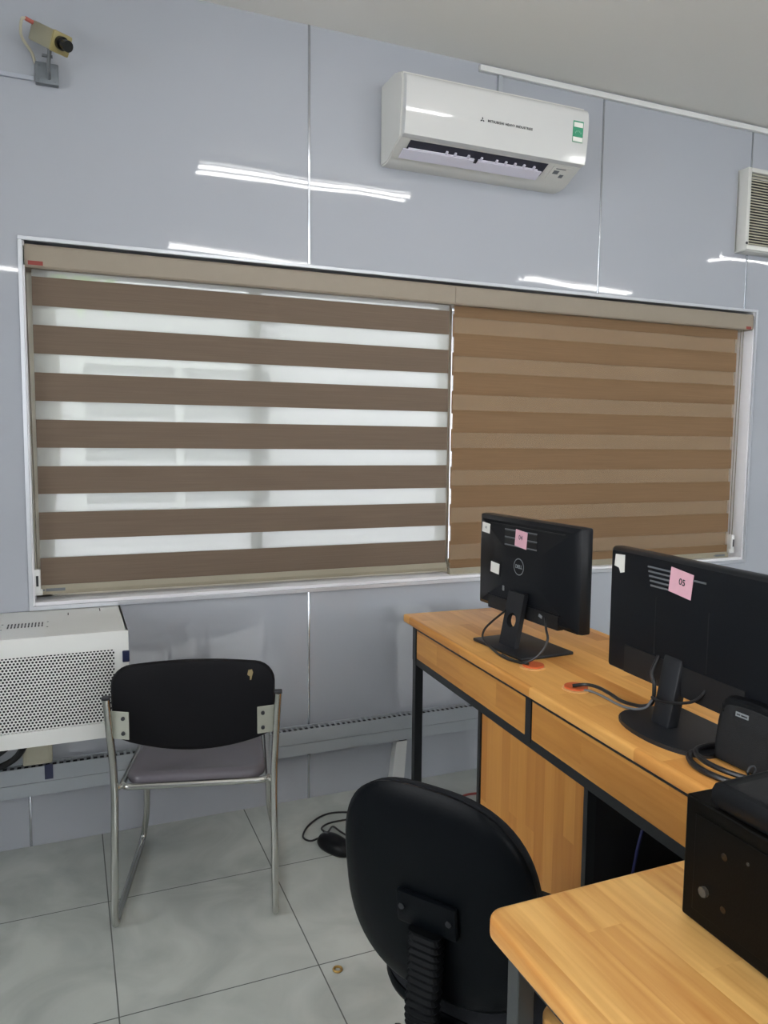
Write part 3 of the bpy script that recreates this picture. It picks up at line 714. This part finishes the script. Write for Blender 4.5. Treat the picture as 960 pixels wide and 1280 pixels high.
prism(bm, [(x, z-0.020) for x, z in pts], 'Y', 0.0150, 0.024); obj('tear', bm, M['tear'], bp_)
for s in (-1, 1):
    bm = NB(); box(bm, (s*0.202, 0.010, 0.594), (0.058, 0.004, 0.078), rot=(0, 0, s*0.30), bev=0.0015); br_ = obj('bracket', bm, M['bracket'], vc)
    for z in (0.615, 0.573):
        bm = NB(); cyl(bm, (s*0.190, -0.001, z), (s*0.190, 0.007, z), 0.0055, 10); obj('bolt', bm, M['ink'], br_, True)

# ------------------------------------------------------------------ rear desk (computer bench)
TH = math.radians(-2.6)
rd = thing('computer_desk', 'long wooden bench desk on black steel frame carrying the two monitors', 'desk', (0.599, -0.290, 0), TH)
# local: x = depth (away from viewer), y = -v (towards the viewer is negative y)
def V(v): return -v
VE = 1.585
bm = NB(); box(bm, (0.2555, (0.0765-VE)/2, 0.735), (0.541, VE+0.0765, 0.030), bev=0.007, seg=3); obj('tabletop', bm, M['top_y'], rd, True)
for (x, v) in ((0.015, 0.0), (0.485, 0.0), (0.015, VE-0.06), (0.485, VE-0.06)):
    bm = NB(); box(bm, (x, V(v), 0.36), (0.030, 0.030, 0.72), bev=0.002); obj('leg', bm, M['frame'], rd)
bm = NB(); vend = VE-0.06
for x in (0.015, 0.485):
    box(bm, (x, V(vend/2), 0.713), (0.026, vend, 0.014)); box(bm, (x, V(vend/2), 0.592), (0.026, vend, 0.026))
for v in (0, 0.797, vend):
    box(bm, (0.25, V(v), 0.592), (0.45, 0.026, 0.026)); box(bm, (0.012, V(v), 0.655), (0.026, 0.028, 0.12))
obj('frame_rail', bm, M['frame'], rd)
for v0, v1 in ((0.017, 0.782), (0.812, vend-0.016)):
    bm = NB(); box(bm, (0.010, V((v0+v1)/2), 0.656), (0.016, v1-v0, 0.104), bev=0.001); obj('apron_panel', bm, M['panel_y'], rd)
    bm = NB(); box(bm, (0.478, V((v0+v1)/2), 0.656), (0.016, v1-v0, 0.104), bev=0.001); obj('drawer_front', bm, M['panel_y'], rd)
# central cabinet with wooden door panel
bm = NB()
for v in (0.516, 1.060):
    for x in (0.013, 0.44): box(bm, (x, V(v), 0.29), (0.024, 0.016, 0.58))
    box(bm, (0.226, V(v), 0.05), (0.45, 0.022, 0.022))
box(bm, (0.013, V(0.788), 0.05), (0.024, 0.55, 0.022)); box(bm, (0.44, V(0.788), 0.05), (0.024, 0.55, 0.022))
obj('cabinet_frame', bm, M['frame'], rd)
bm = NB(); box(bm, (0.012, V(0.788), 0.318), (0.014, 0.522, 0.52), bev=0.001); obj('cabinet_panel', bm, M['panel_z'], rd)
bm = NB(); box(bm, (0.44, V(0.788), 0.318), (0.014, 0.522, 0.52), bev=0.001); obj('cabinet_rear', bm, M['panel_z'], rd)
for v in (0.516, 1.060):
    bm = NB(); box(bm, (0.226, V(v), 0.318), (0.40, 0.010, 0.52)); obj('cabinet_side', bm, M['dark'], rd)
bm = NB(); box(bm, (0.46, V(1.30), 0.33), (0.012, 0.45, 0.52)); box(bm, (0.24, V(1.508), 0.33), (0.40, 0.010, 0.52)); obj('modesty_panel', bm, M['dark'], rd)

# computer under the right bay
pc = thing('computer_tower', 'black computer tower standing in the dark bay under the computer desk', 'computer', (0.83, -1.52, 0), TH)
bm = NB(); box(bm, (0.0, 0, 0.20), (0.36, 0.19, 0.38), bev=0.004); box(bm, (-0.12, 0, 0.005), (0.04, 0.18, 0.01)); box(bm, (0.12, 0, 0.005), (0.04, 0.18, 0.01)); obj('case', bm, M['dark'], pc)
bm = NB(); box(bm, (-0.181, 0.02, 0.30), (0.003, 0.10, 0.06)); obj('rear_port_plate', bm, M['monitor_dark'], pc)
bm = NB(); box(bm, (-0.181, 0.03, 0.12), (0.003, 0.08, 0.10)); obj('power_supply_grille', bm, M['monitor_dark'], pc)
def cable(p, r, m_, lb, grp=None, n=6):
    bm = NB(); tube(bm, p, r, 8, n); o = obj('cable', bm, m_, None, True); return tag(o, lb, 'cable', grp)
cable([(0.650, -1.43, 0.50), (0.635, -1.43, 0.44), (0.63, -1.425, 0.36), (0.636, -1.435, 0.28), (0.648, -1.45, 0.22)], 0.0035, M['bluecable'], 'blue cable hanging at the back of the computer tower')
cable([(0.648, -1.46, 0.40), (0.60, -1.50, 0.405), (0.585, -1.55, 0.40)], 0.0045, M['greycable'], 'grey cable with plug at mid height behind the computer tower')
cable([(0.600, -1.38, 0.33), (0.60, -1.42, 0.30), (0.612, -1.46, 0.28)], 0.0045, M['greycable'], 'grey cable lowest behind the computer tower')

# ------------------------------------------------------------------ grommets and cables on the desk
def grommet(x, y, lb, tilt):
    t = thing('desk_grommet', lb, 'cable grommet', (x, y, 0.750), math.radians(tilt), 'orange cable grommets')
    bm = NB(); cyl(bm, (0, 0, 0), (0, 0, 0.003), 0.036, 28); obj('ring', bm, M['lightwood'], t, True)
    bm = NB(); cyl(bm, (0.004, 0.002, 0.003), (0.004, 0.002, 0.008), 0.030, 28); obj('cap', bm, M['orange'], t, True)
grommet(0.655, -0.962, 'orange cable grommet in the desk beside the smaller monitor base', 0)
grommet(0.652, -1.167, 'orange cable grommet in the desk midway between the monitors', 30)
cable([(0.69, -0.754, 0.866), (0.672, -0.712, 0.827), (0.655, -0.690, 0.795), (0.648, -0.694, 0.768), (0.642, -0.750, 0.756), (0.626, -0.827, 0.755), (0.624, -0.886, 0.755), (0.632, -0.935, 0.758), (0.640, -0.965, 0.762)], 0.0035, M['cable'],
      'black monitor cable looping left round the smaller monitor base to its grommet')
cable([(0.715, -0.93, 0.88), (0.700, -0.958, 0.854), (0.695, -0.974, 0.83), (0.680, -0.974, 0.80), (0.660, -0.958, 0.772), (0.640, -0.93, 0.7575), (0.634, -0.88, 0.7535), (0.636, -0.83, 0.7535)], 0.0035, M['cable'],
      'black monitor cable looping right of the smaller monitor stand')
cable([(0.637, -1.172, 0.762), (0.662, -1.190, 0.768), (0.672, -1.222, 0.771), (0.676, -1.265, 0.768), (0.672, -1.315, 0.765), (0.672, -1.365, 0.770), (0.668, -1.405, 0.782), (0.667, -1.428, 0.80), (0.667, -1.430, 0.84), (0.668, -1.42, 0.865), (0.69, -1.415, 0.90)], 0.0045, M['cable'],
      'thick black cable curving from the middle grommet up the larger monitor stand')
cable([(0.645, -1.180, 0.7545), (0.668, -1.205, 0.7545), (0.672, -1.250, 0.7545), (0.668, -1.31, 0.7545), (0.668, -1.36, 0.760), (0.662, -1.41, 0.780), (0.660, -1.432, 0.805)], 0.003, M['greycable'],
      'thin grey cable beside the thick black one, middle grommet to larger monitor')
cable([(0.660, -1.432, 0.812), (0.652, -1.47, 0.815), (0.660, -1.515, 0.825), (0.672, -1.545, 0.838), (0.685, -1.560, 0.862), (0.695, -1.558, 0.89)], 0.0032, M['cable'],
      'short black cable looped across the front of the larger monitor stand')

# ------------------------------------------------------------------ monitors (we see their backs)
def sticker(bm, x, y, z, w_, h_, rot=0.0): box(bm, (x, y, z), (0.0010, w_, h_), rot=(rot, 0, 0))
# local frame: -x towards the viewer (back of monitor), -y to the viewer's right
m1 = thing('monitor', 'smaller black monitor seen from behind, far end of the desk, square stand', 'monitor', (0.742, -0.770, 0.750), math.radians(3.0), 'monitors on the desk')
PX = 0.040   # screen plane offset
bm = NB(); ring_pad(bm, rounded_rect(0.518, 0.302, 0.006, 2), [(0.2, 0.020), (0.995, 0.020), (1.0, 0.017), (1.0, -0.004), (0.985, -0.016), (0.90, -0.027), (0.3, -0.030)],
                    lambda a, b_, dd: (PX-0.016+dd, -a+0.0, 0.246+b_))
obj('rear_shell', bm, M['monitor'], m1, True, angle=25)
bm = NB(); box(bm, (PX+0.0048, 0.0, 0.250), (0.0012, 0.498, 0.280)); obj('screen', bm, M['screen'], m1)
bx = PX-0.016-0.030
bm = NB(); box(bm, (bx+0.0085, 0.0, 0.114), (0.020, 0.36, 0.040)); obj('rear_recess', bm, M['monitor_dark'], m1)
bm = NB(); box(bm, (bx+0.0012, 0.0, 0.1375), (0.004, 0.37, 0.006), bev=0.001); obj('recess_edge', bm, M['monitor'], m1)
bm = NB(); box(bm, (bx+0.0012, -0.01, 0.372), (0.003, 0.38, 0.0035)); obj('top_groove', bm, M['monitor_dark'], m1)
bm = NB()
for k in range(2): box(bm, (bx-0.0002, 0.012, 0.348-k*0.024), (0.002, 0.165, 0.016))
obj('vent', bm, M['monitor_dark'], m1)
bm = NB(); 
for k in range(3): box(bm, (bx-0.0004, 0.012, 0.360-k*0.024), (0.002, 0.165, 0.004))
obj('vent_rib', bm, M['grey'], m1)
# stand: slanted blade with a round cable hole
bm = NB(); rr = 0.0225; hz, wy = 0.0, 0.041
n = 24; fr_ = []
outer = [(-wy, -0.078), (wy, -0.078), (wy, 0.085), (-wy, 0.085)]
def rectpt(a):
    dx, dz = math.cos(a), math.sin(a); t = min((wy/abs(dx)) if abs(dx) > 1e-6 else 9, ((0.085 if dz > 0 else 0.078)/abs(dz)) if abs(dz) > 1e-6 else 9)
    return dx*t, dz*t
angs = sorted([2*PI*k/n for k in range(n)]+[math.atan2(z, y) % (2*PI) for y, z in outer])
loops = []
for th in (0.0, 0.016):
    loops.append([[rectpt(a) for a in angs], [(rr*math.cos(a), rr*math.sin(a)) for a in angs], th])
lv = [[[bm.verts.new((-0.054+th+(z+0.078)*0.20, y+0.004, 0.088+z)) for y, z in lp] for lp in (o_, i_)] for o_, i_, th in loops]
na = len(angs)
for k in range(na):
    q = (k+1) % na
    bm.faces.new((lv[0][0][k], lv[0][0][q], lv[0][1][q], lv[0][1][k])); bm.faces.new((lv[1][0][q], lv[1][0][k], lv[1][1][k], lv[1][1][q]))
    bm.faces.new((lv[0][0][q], lv[0][0][k], lv[1][0][k], lv[1][0][q])); bm.faces.new((lv[0][1][k], lv[0][1][q], lv[1][1][q], lv[1][1][k]))
obj('stand_neck', bm, M['stand'], m1, True, angle=30)
bm = NB(); box(bm, (0.0, 0.0, 0.005), (0.190, 0.262, 0.010), bev=0.003); obj('stand_base', bm, M['stand'], m1, True)
# badge ring with lettering
bm = NB(); rr0, rr1 = 0.0235, 0.0265; n = 32
ro_ = [bm.verts.new((bx-0.0012, 0.016+rr1*math.cos(2*PI*k/n), 0.250+rr1*math.sin(2*PI*k/n))) for k in range(n)]
ri_ = [bm.verts.new((bx-0.0012, 0.016+rr0*math.cos(2*PI*k/n), 0.250+rr0*math.sin(2*PI*k/n))) for k in range(n)]
for k in range(n): bm.faces.new((ro_[k], ro_[(k+1) % n], ri_[(k+1) % n], ri_[k]))
bd = obj('badge_ring', bm, M['silver'], m1)
text('badge_lettering', 'DELL', 0.0155, M['silver'], m1, face_mtx((bx-0.0012, 0.016, 0.250), (0, -1, 0), (0, 0, 1)), 0.0004, bold=0.0004)
bm = NB(); sticker(bm, bx-0.0022, 0.006, 0.337, 0.060, 0.052, 0.10); pk = obj('pink_label', bm, M['pink'], m1)
text('number', '04', 0.020, M['ink'], pk, face_mtx((bx-0.0029, 0.008, 0.341), (0, -1, -0.06), (0, -0.06, 1)), 0.0002)
bm = NB(); sticker(bm, bx+0.0022, 0.207, 0.352, 0.046, 0.032, 0.08); st = obj('paper_label', bm, M['paper'], m1)
text('label_print', 'B2', 0.010, M['grey'], st, face_mtx((bx+0.0015, 0.207, 0.353), (0, -1, 0), (0, 0, 1)), 0.0002)
bm = NB(); sticker(bm, bx-0.0008, 0.145, 0.228, 0.060, 0.048, 0.05); obj('label_backing', bm, M['monitor_dark'], m1)
bm = NB(); sticker(bm, bx-0.0018, 0.145, 0.228, 0.048, 0.034, 0.08); obj('paper_label', bm, M['paper'], m1)
bm = NB(); sticker(bm, bx-0.0012, 0.096, 0.170, 0.010, 0.016); obj('mark', bm, M['silver'], m1)
bm = NB(); sticker(bm, bx-0.0022, -0.10, 0.120, 0.016, 0.009, 0.3); obj('port_label', bm, M['silver'], m1)

m2 = thing('monitor', 'larger black monitor seen from behind, near end of the desk, rounded stand base', 'monitor', (0.700, -1.480, 0.750), math.radians(-2.6), 'monitors on the desk')
PX = 0.028
bm = NB(); ring_pad(bm, rounded_rect(0.546, 0.305, 0.006, 2), [(0.2, 0.018), (0.995, 0.018), (1.0, 0.015), (1.0, -0.006), (0.985, -0.014), (0.95, -0.022), (0.3, -0.026)],
                    lambda a, b_, dd: (PX-0.014+dd, -a-0.006, 0.224+b_))
obj('rear_shell', bm, M['monitor'], m2, True, angle=25)
bm = NB(); box(bm, (PX+0.0048, -0.006, 0.228), (0.0012, 0.54, 0.285)); obj('screen', bm, M['screen'], m2)
bx = PX-0.014-0.026
bm = NB(); box(bm, (bx+0.0065, 0.0, 0.112), (0.014, 0.375, 0.066)); obj('rear_recess', bm, M['monitor_dark'], m2)
for y in (0.082, -0.082):
    bm = NB(); box(bm, (bx+0.0003, y, 0.215), (0.0012, 0.0025, 0.13)); obj('panel_line', bm, M['monitor_dark'], m2)
bm = NB(); box(bm, (-0.014, 0.018, 0.082), (0.030, 0.058, 0.156), rot=None, bev=0.006)

bmesh.ops.transform(bm, matrix=Matrix(((1, 0, 0.20, -0.20*0.082), (0, 1, 0, 0), (0, 0, 1, 0), (0, 0, 0, 1))), verts=bm.verts)
obj('stand_neck', bm, M['stand'], m2, True)
bm = NB(); ol = [(0.085, 0.125), (0.085, -0.155)]
for k in range(1, 16):
    a = PI*k/16; ol.append((-0.045-0.075*math.sin(a), -0.155+0.28*k/16) if False else (-0.035-0.085*math.sin(a)**0.8, -0.015-0.14*math.cos(a)))
prism(bm, ol, 'Z', 0.0, 0.009); 
bmesh.ops.bevel(bm, geom=[e for e in bm.edges if e.verts[0].co.z > 0.005 and e.verts[1].co.z > 0.005], offset=0.003, segments=2, affect='EDGES')
obj('stand_base', bm, M['stand'], m2, True)
fx = bx+0.0005
bm = NB(); sticker(bm, fx-0.0010, 0.004, 0.328, 0.070, 0.056, 0.12); pk = obj('pink_label', bm, M['pink'], m2)
text('number', '05', 0.020, M['ink'], pk, face_mtx((fx-0.0017, 0.000, 0.330), (0, -1, -0.12), (0, -0.12, 1)), 0.0002, bold=0.0003)
bm = NB()
for k in range(5): box(bm, (fx-0.0006, 0.062, 0.348-k*0.0105), (0.0014, 0.105-0.006*k, 0.004))
box(bm, (fx-0.0006, -0.050, 0.340), (0.0014, 0.04, 0.004))
obj('vent_rib', bm, M['grey'], m2)
bm = NB(); prism(bm, [(0.203, 0.362), (0.238, 0.360), (0.242, 0.331), (0.224, 0.328), (0.218, 0.316), (0.202, 0.320)], 'X', bx+0.0024, bx+0.0034); obj('paper_label', bm, M['paper'], m2)

# ------------------------------------------------------------------ speakers and subwoofer
def satellite(label, loc, rz, lying=False):
    t = thing('satellite_speaker', label, 'speaker', loc, rz, 'satellite speakers')
    return t
# upright one on the desk end: face towards -x
s1_ = satellite('black satellite speaker with silver badge standing on the desk by the larger monitor', (0.697, -1.704, 0.750), math.radians(2))
bm = NB(); ol = []
def spk_outline(w_, h_):
    pts = [(-w_/2*0.96, -h_/2), (w_/2*0.96, -h_/2)]
    pts += [(w_/2, -h_*0.2), (w_/2*0.98, h_*0.1), (w_/2*0.93, h_*0.36)]
    for k in range(5):
        a = PI/2*k/4; pts.append((w_/2*0.90-0.018+0.018*math.cos(a), h_/2-0.018+0.018*math.sin(a)))
    for k in range(1, 6): pts.append(((w_/2*0.90-0.018)*(1-2*k/6), h_/2+0.004*math.sin(PI*k/6)))
    for k in range(5):
        a = PI/2+PI/2*k/4; pts.append((-w_/2*0.90+0.018+0.018*math.cos(a), h_/2-0.018+0.018*math.sin(a)))
    pts += [(-w_/2*0.93, h_*0.36), (-w_/2*0.98, h_*0.1), (-w_/2, -h_*0.2)]
    return pts
ring_pad(bm, spk_outline(0.166, 0.132), [(0.3, -0.050), (0.90, -0.050), (0.97, -0.046), (1.0, -0.036), (1.0, 0.03), (0.9, 0.055), (0.3, 0.06)],
         lambda a, b_, dd: (dd+0.10*(b_+0.064), -a, 0.066+b_))
obj('cabinet', bm, M['blackplastic'], s1_, True, angle=35)
bm = NB(); ring_pad(bm, spk_outline(0.148, 0.114), [(0.3, -0.0535), (0.96, -0.053), (1.0, -0.049), (0.98, -0.045), (0.3, -0.045)],
                    lambda a, b_, dd: (dd+0.10*(b_+0.064), -a, 0.062+b_))
gc = obj('grille', bm, M['cloth'], s1_, True, angle=60)
bm = NB(); box(bm, (-0.0415, 0.020, 0.106), (0.003, 0.030, 0.009), rot=(0, -0.10*-1, 0)); bd = obj('badge', bm, M['silver'], gc)
bm = NB()
for y, w_ in ((0.028, 0.008), (0.019, 0.005), (0.012, 0.008)): box(bm, (-0.0432, y, 0.106), (0.001, w_, 0.0026))
obj('badge_print', bm, M['ink'], bd)
cable([(0.735, -1.64, 0.757), (0.69, -1.612, 0.757), (0.641, -1.601, 0.757), (0.601, -1.610, 0.757), (0.574, -1.645, 0.757), (0.567, -1.690, 0.757), (0.578, -1.74, 0.757), (0.60, -1.79, 0.757), (0.63, -1.83, 0.757)], 0.0065, M['cable'],
      'thick black speaker cable looping round the foot of the satellite speaker', None)
cable([(0.735, -1.635, 0.770), (0.69, -1.617, 0.768), (0.645, -1.607, 0.767), (0.608, -1.618, 0.767), (0.588, -1.655, 0.767), (0.585, -1.70, 0.767), (0.60, -1.75, 0.767), (0.63, -1.79, 0.767)], 0.0055, M['cable'],
      'upper turn of black cable resting on the thick speaker cable', None)

sw_ = thing('subwoofer', 'black box subwoofer on the worn front desk, right edge of the photo', 'speaker', (0.202, -2.006, 0.750), math.radians(-1))
bm = NB(); box(bm, (0.12, -0.145, 0.087), (0.24, 0.29, 0.166), bev=0.003)
for q in ((0.02, -0.02), (0.22, -0.02), (0.02, -0.27), (0.22, -0.27)): box(bm, (q[0], q[1], 0.002), (0.02, 0.02, 0.004))
obj('cabinet', bm, M['subbox'], sw_)
bm = NB(); box(bm, (-0.001, -0.145, 0.087), (0.003, 0.25, 0.13), bev=0.001); fp = obj('control_plate', bm, M['subbox'], sw_)
bm = NB(); cyl(bm, (-0.002, -0.042, 0.057), (-0.008, -0.042, 0.057), 0.0068, 8); obj('knob', bm, M['knob'], sw_, True)
bm = NB(); cyl(bm, (-0.002, -0.070, 0.118), (-0.003, -0.070, 0.118), 0.005, 10); cyl(bm, (-0.002, -0.072, 0.050), (-0.003, -0.072, 0.050), 0.0045, 10); obj('socket', bm, M['lens'], sw_, True)
bm = NB(); cyl(bm, (-0.002, -0.106, 0.128), (-0.0035, -0.106, 0.128), 0.0022, 8); obj('screw', bm, M['knob'], sw_)
s2_ = satellite('black satellite speaker lying face up on top of the subwoofer', (0.268, -2.138, 0.920), math.radians(182))
bm = NB(); ring_pad(bm, spk_outline(0.130, 0.185), [(0.3, 0.0), (0.92, 0.0), (1.0, 0.008), (1.0, 0.024), (0.97, 0.032), (0.9, 0.035), (0.82, 0.031), (0.3, 0.022)],
                    lambda a, b_, dd: (a, b_, dd))
obj('cabinet', bm, M['blackplastic'], s2_, True, angle=35)
bm = NB(); ring_pad(bm, spk_outline(0.108, 0.150), [(0.3, 0.024), (0.97, 0.028), (1.0, 0.031), (0.96, 0.033), (0.3, 0.027)], lambda a, b_, dd: (a, b_, dd+0.001)); obj('grille', bm, M['cloth'], s2_, True, angle=60)
bm = NB(); tube(bm, [(-0.01+0.007*math.cos(a), -0.095, 0.033+0.007*math.sin(a)) for a in [2*PI*k/12 for k in range(13)]], 0.0016, 6, smooth=False); obj('hanging_loop', bm, M['ink'], s2_, True)

# ------------------------------------------------------------------ front desk
fd = thing('front_desk', 'worn wooden desk with rounded corner at the lower right of the photo', 'desk', (-0.040, -1.897, 0))
def rounded_board(bm, x0, x1, y0, y1, z0, z1, r, b):
    cx_, cy_ = (x0+x1)/2, (y0+y1)/2; layers = []
    for k in range(5):
        a = PI/2*k/4; layers.append((b*(1-math.sin(a)), z0+b*(1-math.cos(a))))
    for k in range(5):
        a = PI/2*k/4; layers.append((b*(1-math.cos(a)), z1-b*(1-math.sin(a))))
    rings = [[bm.verts.new((cx_+x, cy_+y, z)) for x, y in rounded_rect(x1-x0-2*d_, y1-y0-2*d_, r-d_, 8)] for d_, z in layers]
    n = len(rings[0])
    for A, B in zip(rings, rings[1:]):
        for k in range(n): bm.faces.new((A[k], A[(k+1) % n], B[(k+1) % n], B[k]))
    bm.faces.new(rings[0][::-1]); bm.faces.new(rings[-1])
w_, l_ = 1.25, 0.62
bm = NB(); rounded_board(bm, 0, w_, -l_, 0, 0.716, 0.750, 0.026, 0.009); obj('tabletop', bm, M['top_y2'], fd, True, angle=50)
for x, y in ((0.034, -0.045), (w_-0.05, -0.045), (0.034, -l_+0.05), (w_-0.05, -l_+0.05)):
    bm = NB(); box(bm, (x, y, 0.359), (0.026, 0.026, 0.718), bev=0.002); obj('leg', bm, M['greyframe'], fd)
bm = NB()
for y in (-0.045, -l_+0.05): box(bm, (w_/2-0.01, y, 0.704), (w_-0.1, 0.024, 0.026))
for x in (0.034, w_-0.05): box(bm, (x, -l_/2, 0.704), (0.024, l_-0.1, 0.026))
obj('frame_rail', bm, M['frame'], fd)
bm = NB(); rounded_board(bm, 0.066, 0.9, -l_+0.06, -0.03, 0.590, 0.612, 0.03, 0.006)
obj('keyboard_shelf', bm, M['top_y2'], fd, True, angle=50)
bm = NB()
for x in (0.12, 0.85): box(bm, (x, -0.3, 0.66), (0.02, 0.4, 0.10))
obj('shelf_hanger', bm, M['frame'], fd)

# ------------------------------------------------------------------ office chair
oc = thing('office_chair', 'black swivel office chair seen from behind between the two desks', 'office chair', (0.165, -1.545, 0), math.radians(-56))
# local +y = facing direction; backrest centre sits at y = -0.2
BY, BZ = -0.198, 0.618
def sup(w_, h_, ex, tap, n=64):
    o_ = []
    for k in range(n):
        t = 2*PI*k/n; c_, s_ = math.cos(t), math.sin(t)
        u = math.copysign(abs(c_)**ex, c_); v = math.copysign(abs(s_)**ex, s_)
        o_.append((u*w_/2*(1-tap*(1-v)/2), v*h_/2))
    return o_
ol = sup(0.366, 0.400, 0.74, -0.06)
def bmap(x, z, dd): return (x, BY+dd-0.15*z+0.5*x*x, BZ+z)
bm = NB(); ring_pad(bm, ol, [(0.2, -0.016), (0.5, -0.0155), (0.8, -0.013), (0.95, -0.007), (1.0, 0.0), (0.995, 0.006), (0.9, 0.008), (0.3, 0.008)], bmap); obj('back_shell', bm, M['shell'], oc, True, angle=70)
bm = NB(); ring_pad(bm, ol, [(0.3, 0.007), (0.96, 0.006), (0.995, 0.012), (0.985, 0.026), (0.93, 0.038), (0.8, 0.046), (0.3, 0.050)], bmap); obj('back_cushion', bm, M['upholstery'], oc, True, angle=70)
bm = NB(); box(bm, (0.004, BY-0.019, BZ-0.018), (0.115, 0.014, 0.062), rot=(0.15, 0, 0), bev=0.006); pl = obj('back_bracket', bm, M['shell'], oc, True)
for x in (-0.045, 0.045):
    bm = NB(); cyl(bm, (x+0.004, BY-0.0285, BZ-0.016), (x+0.004, BY-0.020, BZ-0.016), 0.0055, 10); obj('screw', bm, M['screwdark'], pl, True)
bm = NB(); box(bm, (0, BY-0.0195, BZ+0.085), (0.10, 0.003, 0.045), rot=(0.15, 0, 0), bev=0.001); obj('embossed_plate', bm, M['blackplastic'], oc)
# ribbed bellows sleeve over the back arm
bm = NB(); path = smooth_path([(0.006, BY-0.022, BZ-0.045), (0.005, BY-0.024, BZ-0.12), (0, BY-0.022, BZ-0.20), (0, BY+0.0, BZ-0.262), (0, BY+0.05, BZ-0.292), (0, BY+0.13, BZ-0.297)], 12)
prev = None
for i, p in enumerate(path):
    t = (path[min(i+1, len(path)-1)]-path[max(i-1, 0)]).normalized(); nrm = Vector((1, 0, 0)); bi = t.cross(nrm)
    k = 1.0 if i % 2 == 0 else 0.86
    rg = [bm.verts.new(p+nrm*x*k+bi*y*k) for x, y in rounded_rect(0.062, 0.034, 0.012, 3)]
    if prev:
        for a in range(len(rg)): bm.faces.new((prev[a], prev[(a+1) % len(rg)], rg[(a+1) % len(rg)], rg[a]))
    else: bm.faces.new(rg)
    prev = rg
bm.faces.new(prev[::-1]); obj('bellows_arm', bm, M['bellows'], oc)
ol = sup(0.40, 0.40, 0.7, 0.0)
def smap(x, z, dd): return (x+0.022, 0.038+z, 0.385+dd)
bm = NB(); ring_pad(bm, ol, [(0.3, -0.03), (0.9, -0.03), (0.98, -0.020), (1.0, -0.008), (0.98, 0.0), (0.3, 0.0)], smap); obj('seat_pan', bm, M['shell'], oc, True, angle=60)
bm = NB(); ring_pad(bm, ol, [(0.3, -0.001), (0.96, -0.001), (1.0, 0.014), (0.985, 0.034), (0.92, 0.044), (0.6, 0.045), (0.3, 0.042)], smap); obj('seat', bm, M['upholstery'], oc, True, angle=60)
bm = NB(); box(bm, (0, 0.0, 0.335), (0.14, 0.20, 0.05), bev=0.008); mech = obj('seat_mechanism', bm, M['frame'], oc, True)
bm = NB(); cyl(bm, (0, 0, 0.09), (0, 0, 0.24), 0.026, 18); cyl(bm, (0, 0, 0.22), (0, 0, 0.335), 0.015, 16); obj('gas_column', bm, M['frame'], oc, True)
bm = NB(); cyl(bm, (0, 0, 0.075), (0, 0, 0.125), 0.04, 20); obj('base_hub', bm, M['blackplastic'], oc, True)
for k in range(5):
    a = 2*PI*k/5+0.3; dx, dy = math.cos(a), math.sin(a)
    bm = NB(); tube(bm, [(dx*0.03, dy*0.03, 0.105), (dx*0.13, dy*0.13, 0.098), (dx*0.255, dy*0.255, 0.078)], 0.016, 8); ar = obj('base_arm', bm, M['blackplastic'], oc, True)
    bm = NB(); px_, py_ = dx*0.25, dy*0.25
    for s in (-1, 1): cyl(bm, (px_-dy*0.022*s, py_+dx*0.022*s, 0.026), (px_-dy*0.006*s, py_+dx*0.006*s, 0.026), 0.026, 16)
    cyl(bm, (px_, py_, 0.03), (px_, py_, 0.075), 0.006, 8); obj('caster', bm, M['blackplastic'], ar, True)

# ------------------------------------------------------------------ small things on the floor
mo = thing('computer_mouse', 'black oval computer mouse lying on the floor by its coiled cord', 'mouse', (0.262, -0.395, 0.0), math.radians(24))
bm = NB(); ring_pad(bm, sup(0.078, 0.150, 0.85, 0.1, 32), [(0.3, 0.0), (0.9, 0.0), (1.0, 0.010), (0.97, 0.022), (0.85, 0.034), (0.6, 0.042), (0.3, 0.045)], lambda x, z, dd: (x, z, dd)); obj('body', bm, M['blackplastic'], mo, True, angle=80)
bm = NB(); box(bm, (0, 0.042, 0.039), (0.008, 0.022, 0.010), bev=0.003); obj('scroll_wheel', bm, M['grey'], mo, True)
bm = NB(); tube(bm, [(-0.004, 0.072, 0.010), (0.0097, 0.0833, 0.008), (-0.0257, 0.0946, 0.004), (-0.0261, 0.1331, 0.004), (0.0275, 0.1749, 0.004), (0.1026, 0.1984, 0.004), (0.1625, 0.1904, 0.004), (0.2143, 0.1421, 0.004), (0.2267, 0.0961, 0.004), (0.1709, 0.1133, 0.004), (0.1035, 0.1389, 0.005), (0.059, 0.1325, 0.004), (0.0539, 0.0964, 0.004), (0.0888, 0.106, 0.009), (0.0898, 0.064, 0.004), (0.0901, -0.0018, 0.004), (0.124, -0.0607, 0.004)], 0.0034, 8)
obj('cord', bm, M['cable'], mo, True)
rg_ = NB(); seg1 = 22; pts = [(0.0105*math.cos(2*PI*k/seg1), 0.0105*math.sin(2*PI*k/seg1), 0.0032) for k in range(seg1+1)]
tube(rg_, pts, 0.0032, 8, smooth=False); o = obj('brass_ring', rg_, M['brass'], None, True); o.location = (0.076, -0.966, 0); tag(o, 'small brass ring lying on the floor tile left of the office chair', 'ring')
bm = NB(); tube(bm, [(0.80, -0.23, 0.004), (0.88, -0.21, 0.006), (0.95, -0.235, 0.006), (1.02, -0.30, 0.004)], 0.0045, 8); o = obj('red_wire', bm, M['red'], None, True); tag(o, 'short red wire on the floor beside the desk cabinet panel', 'wire')
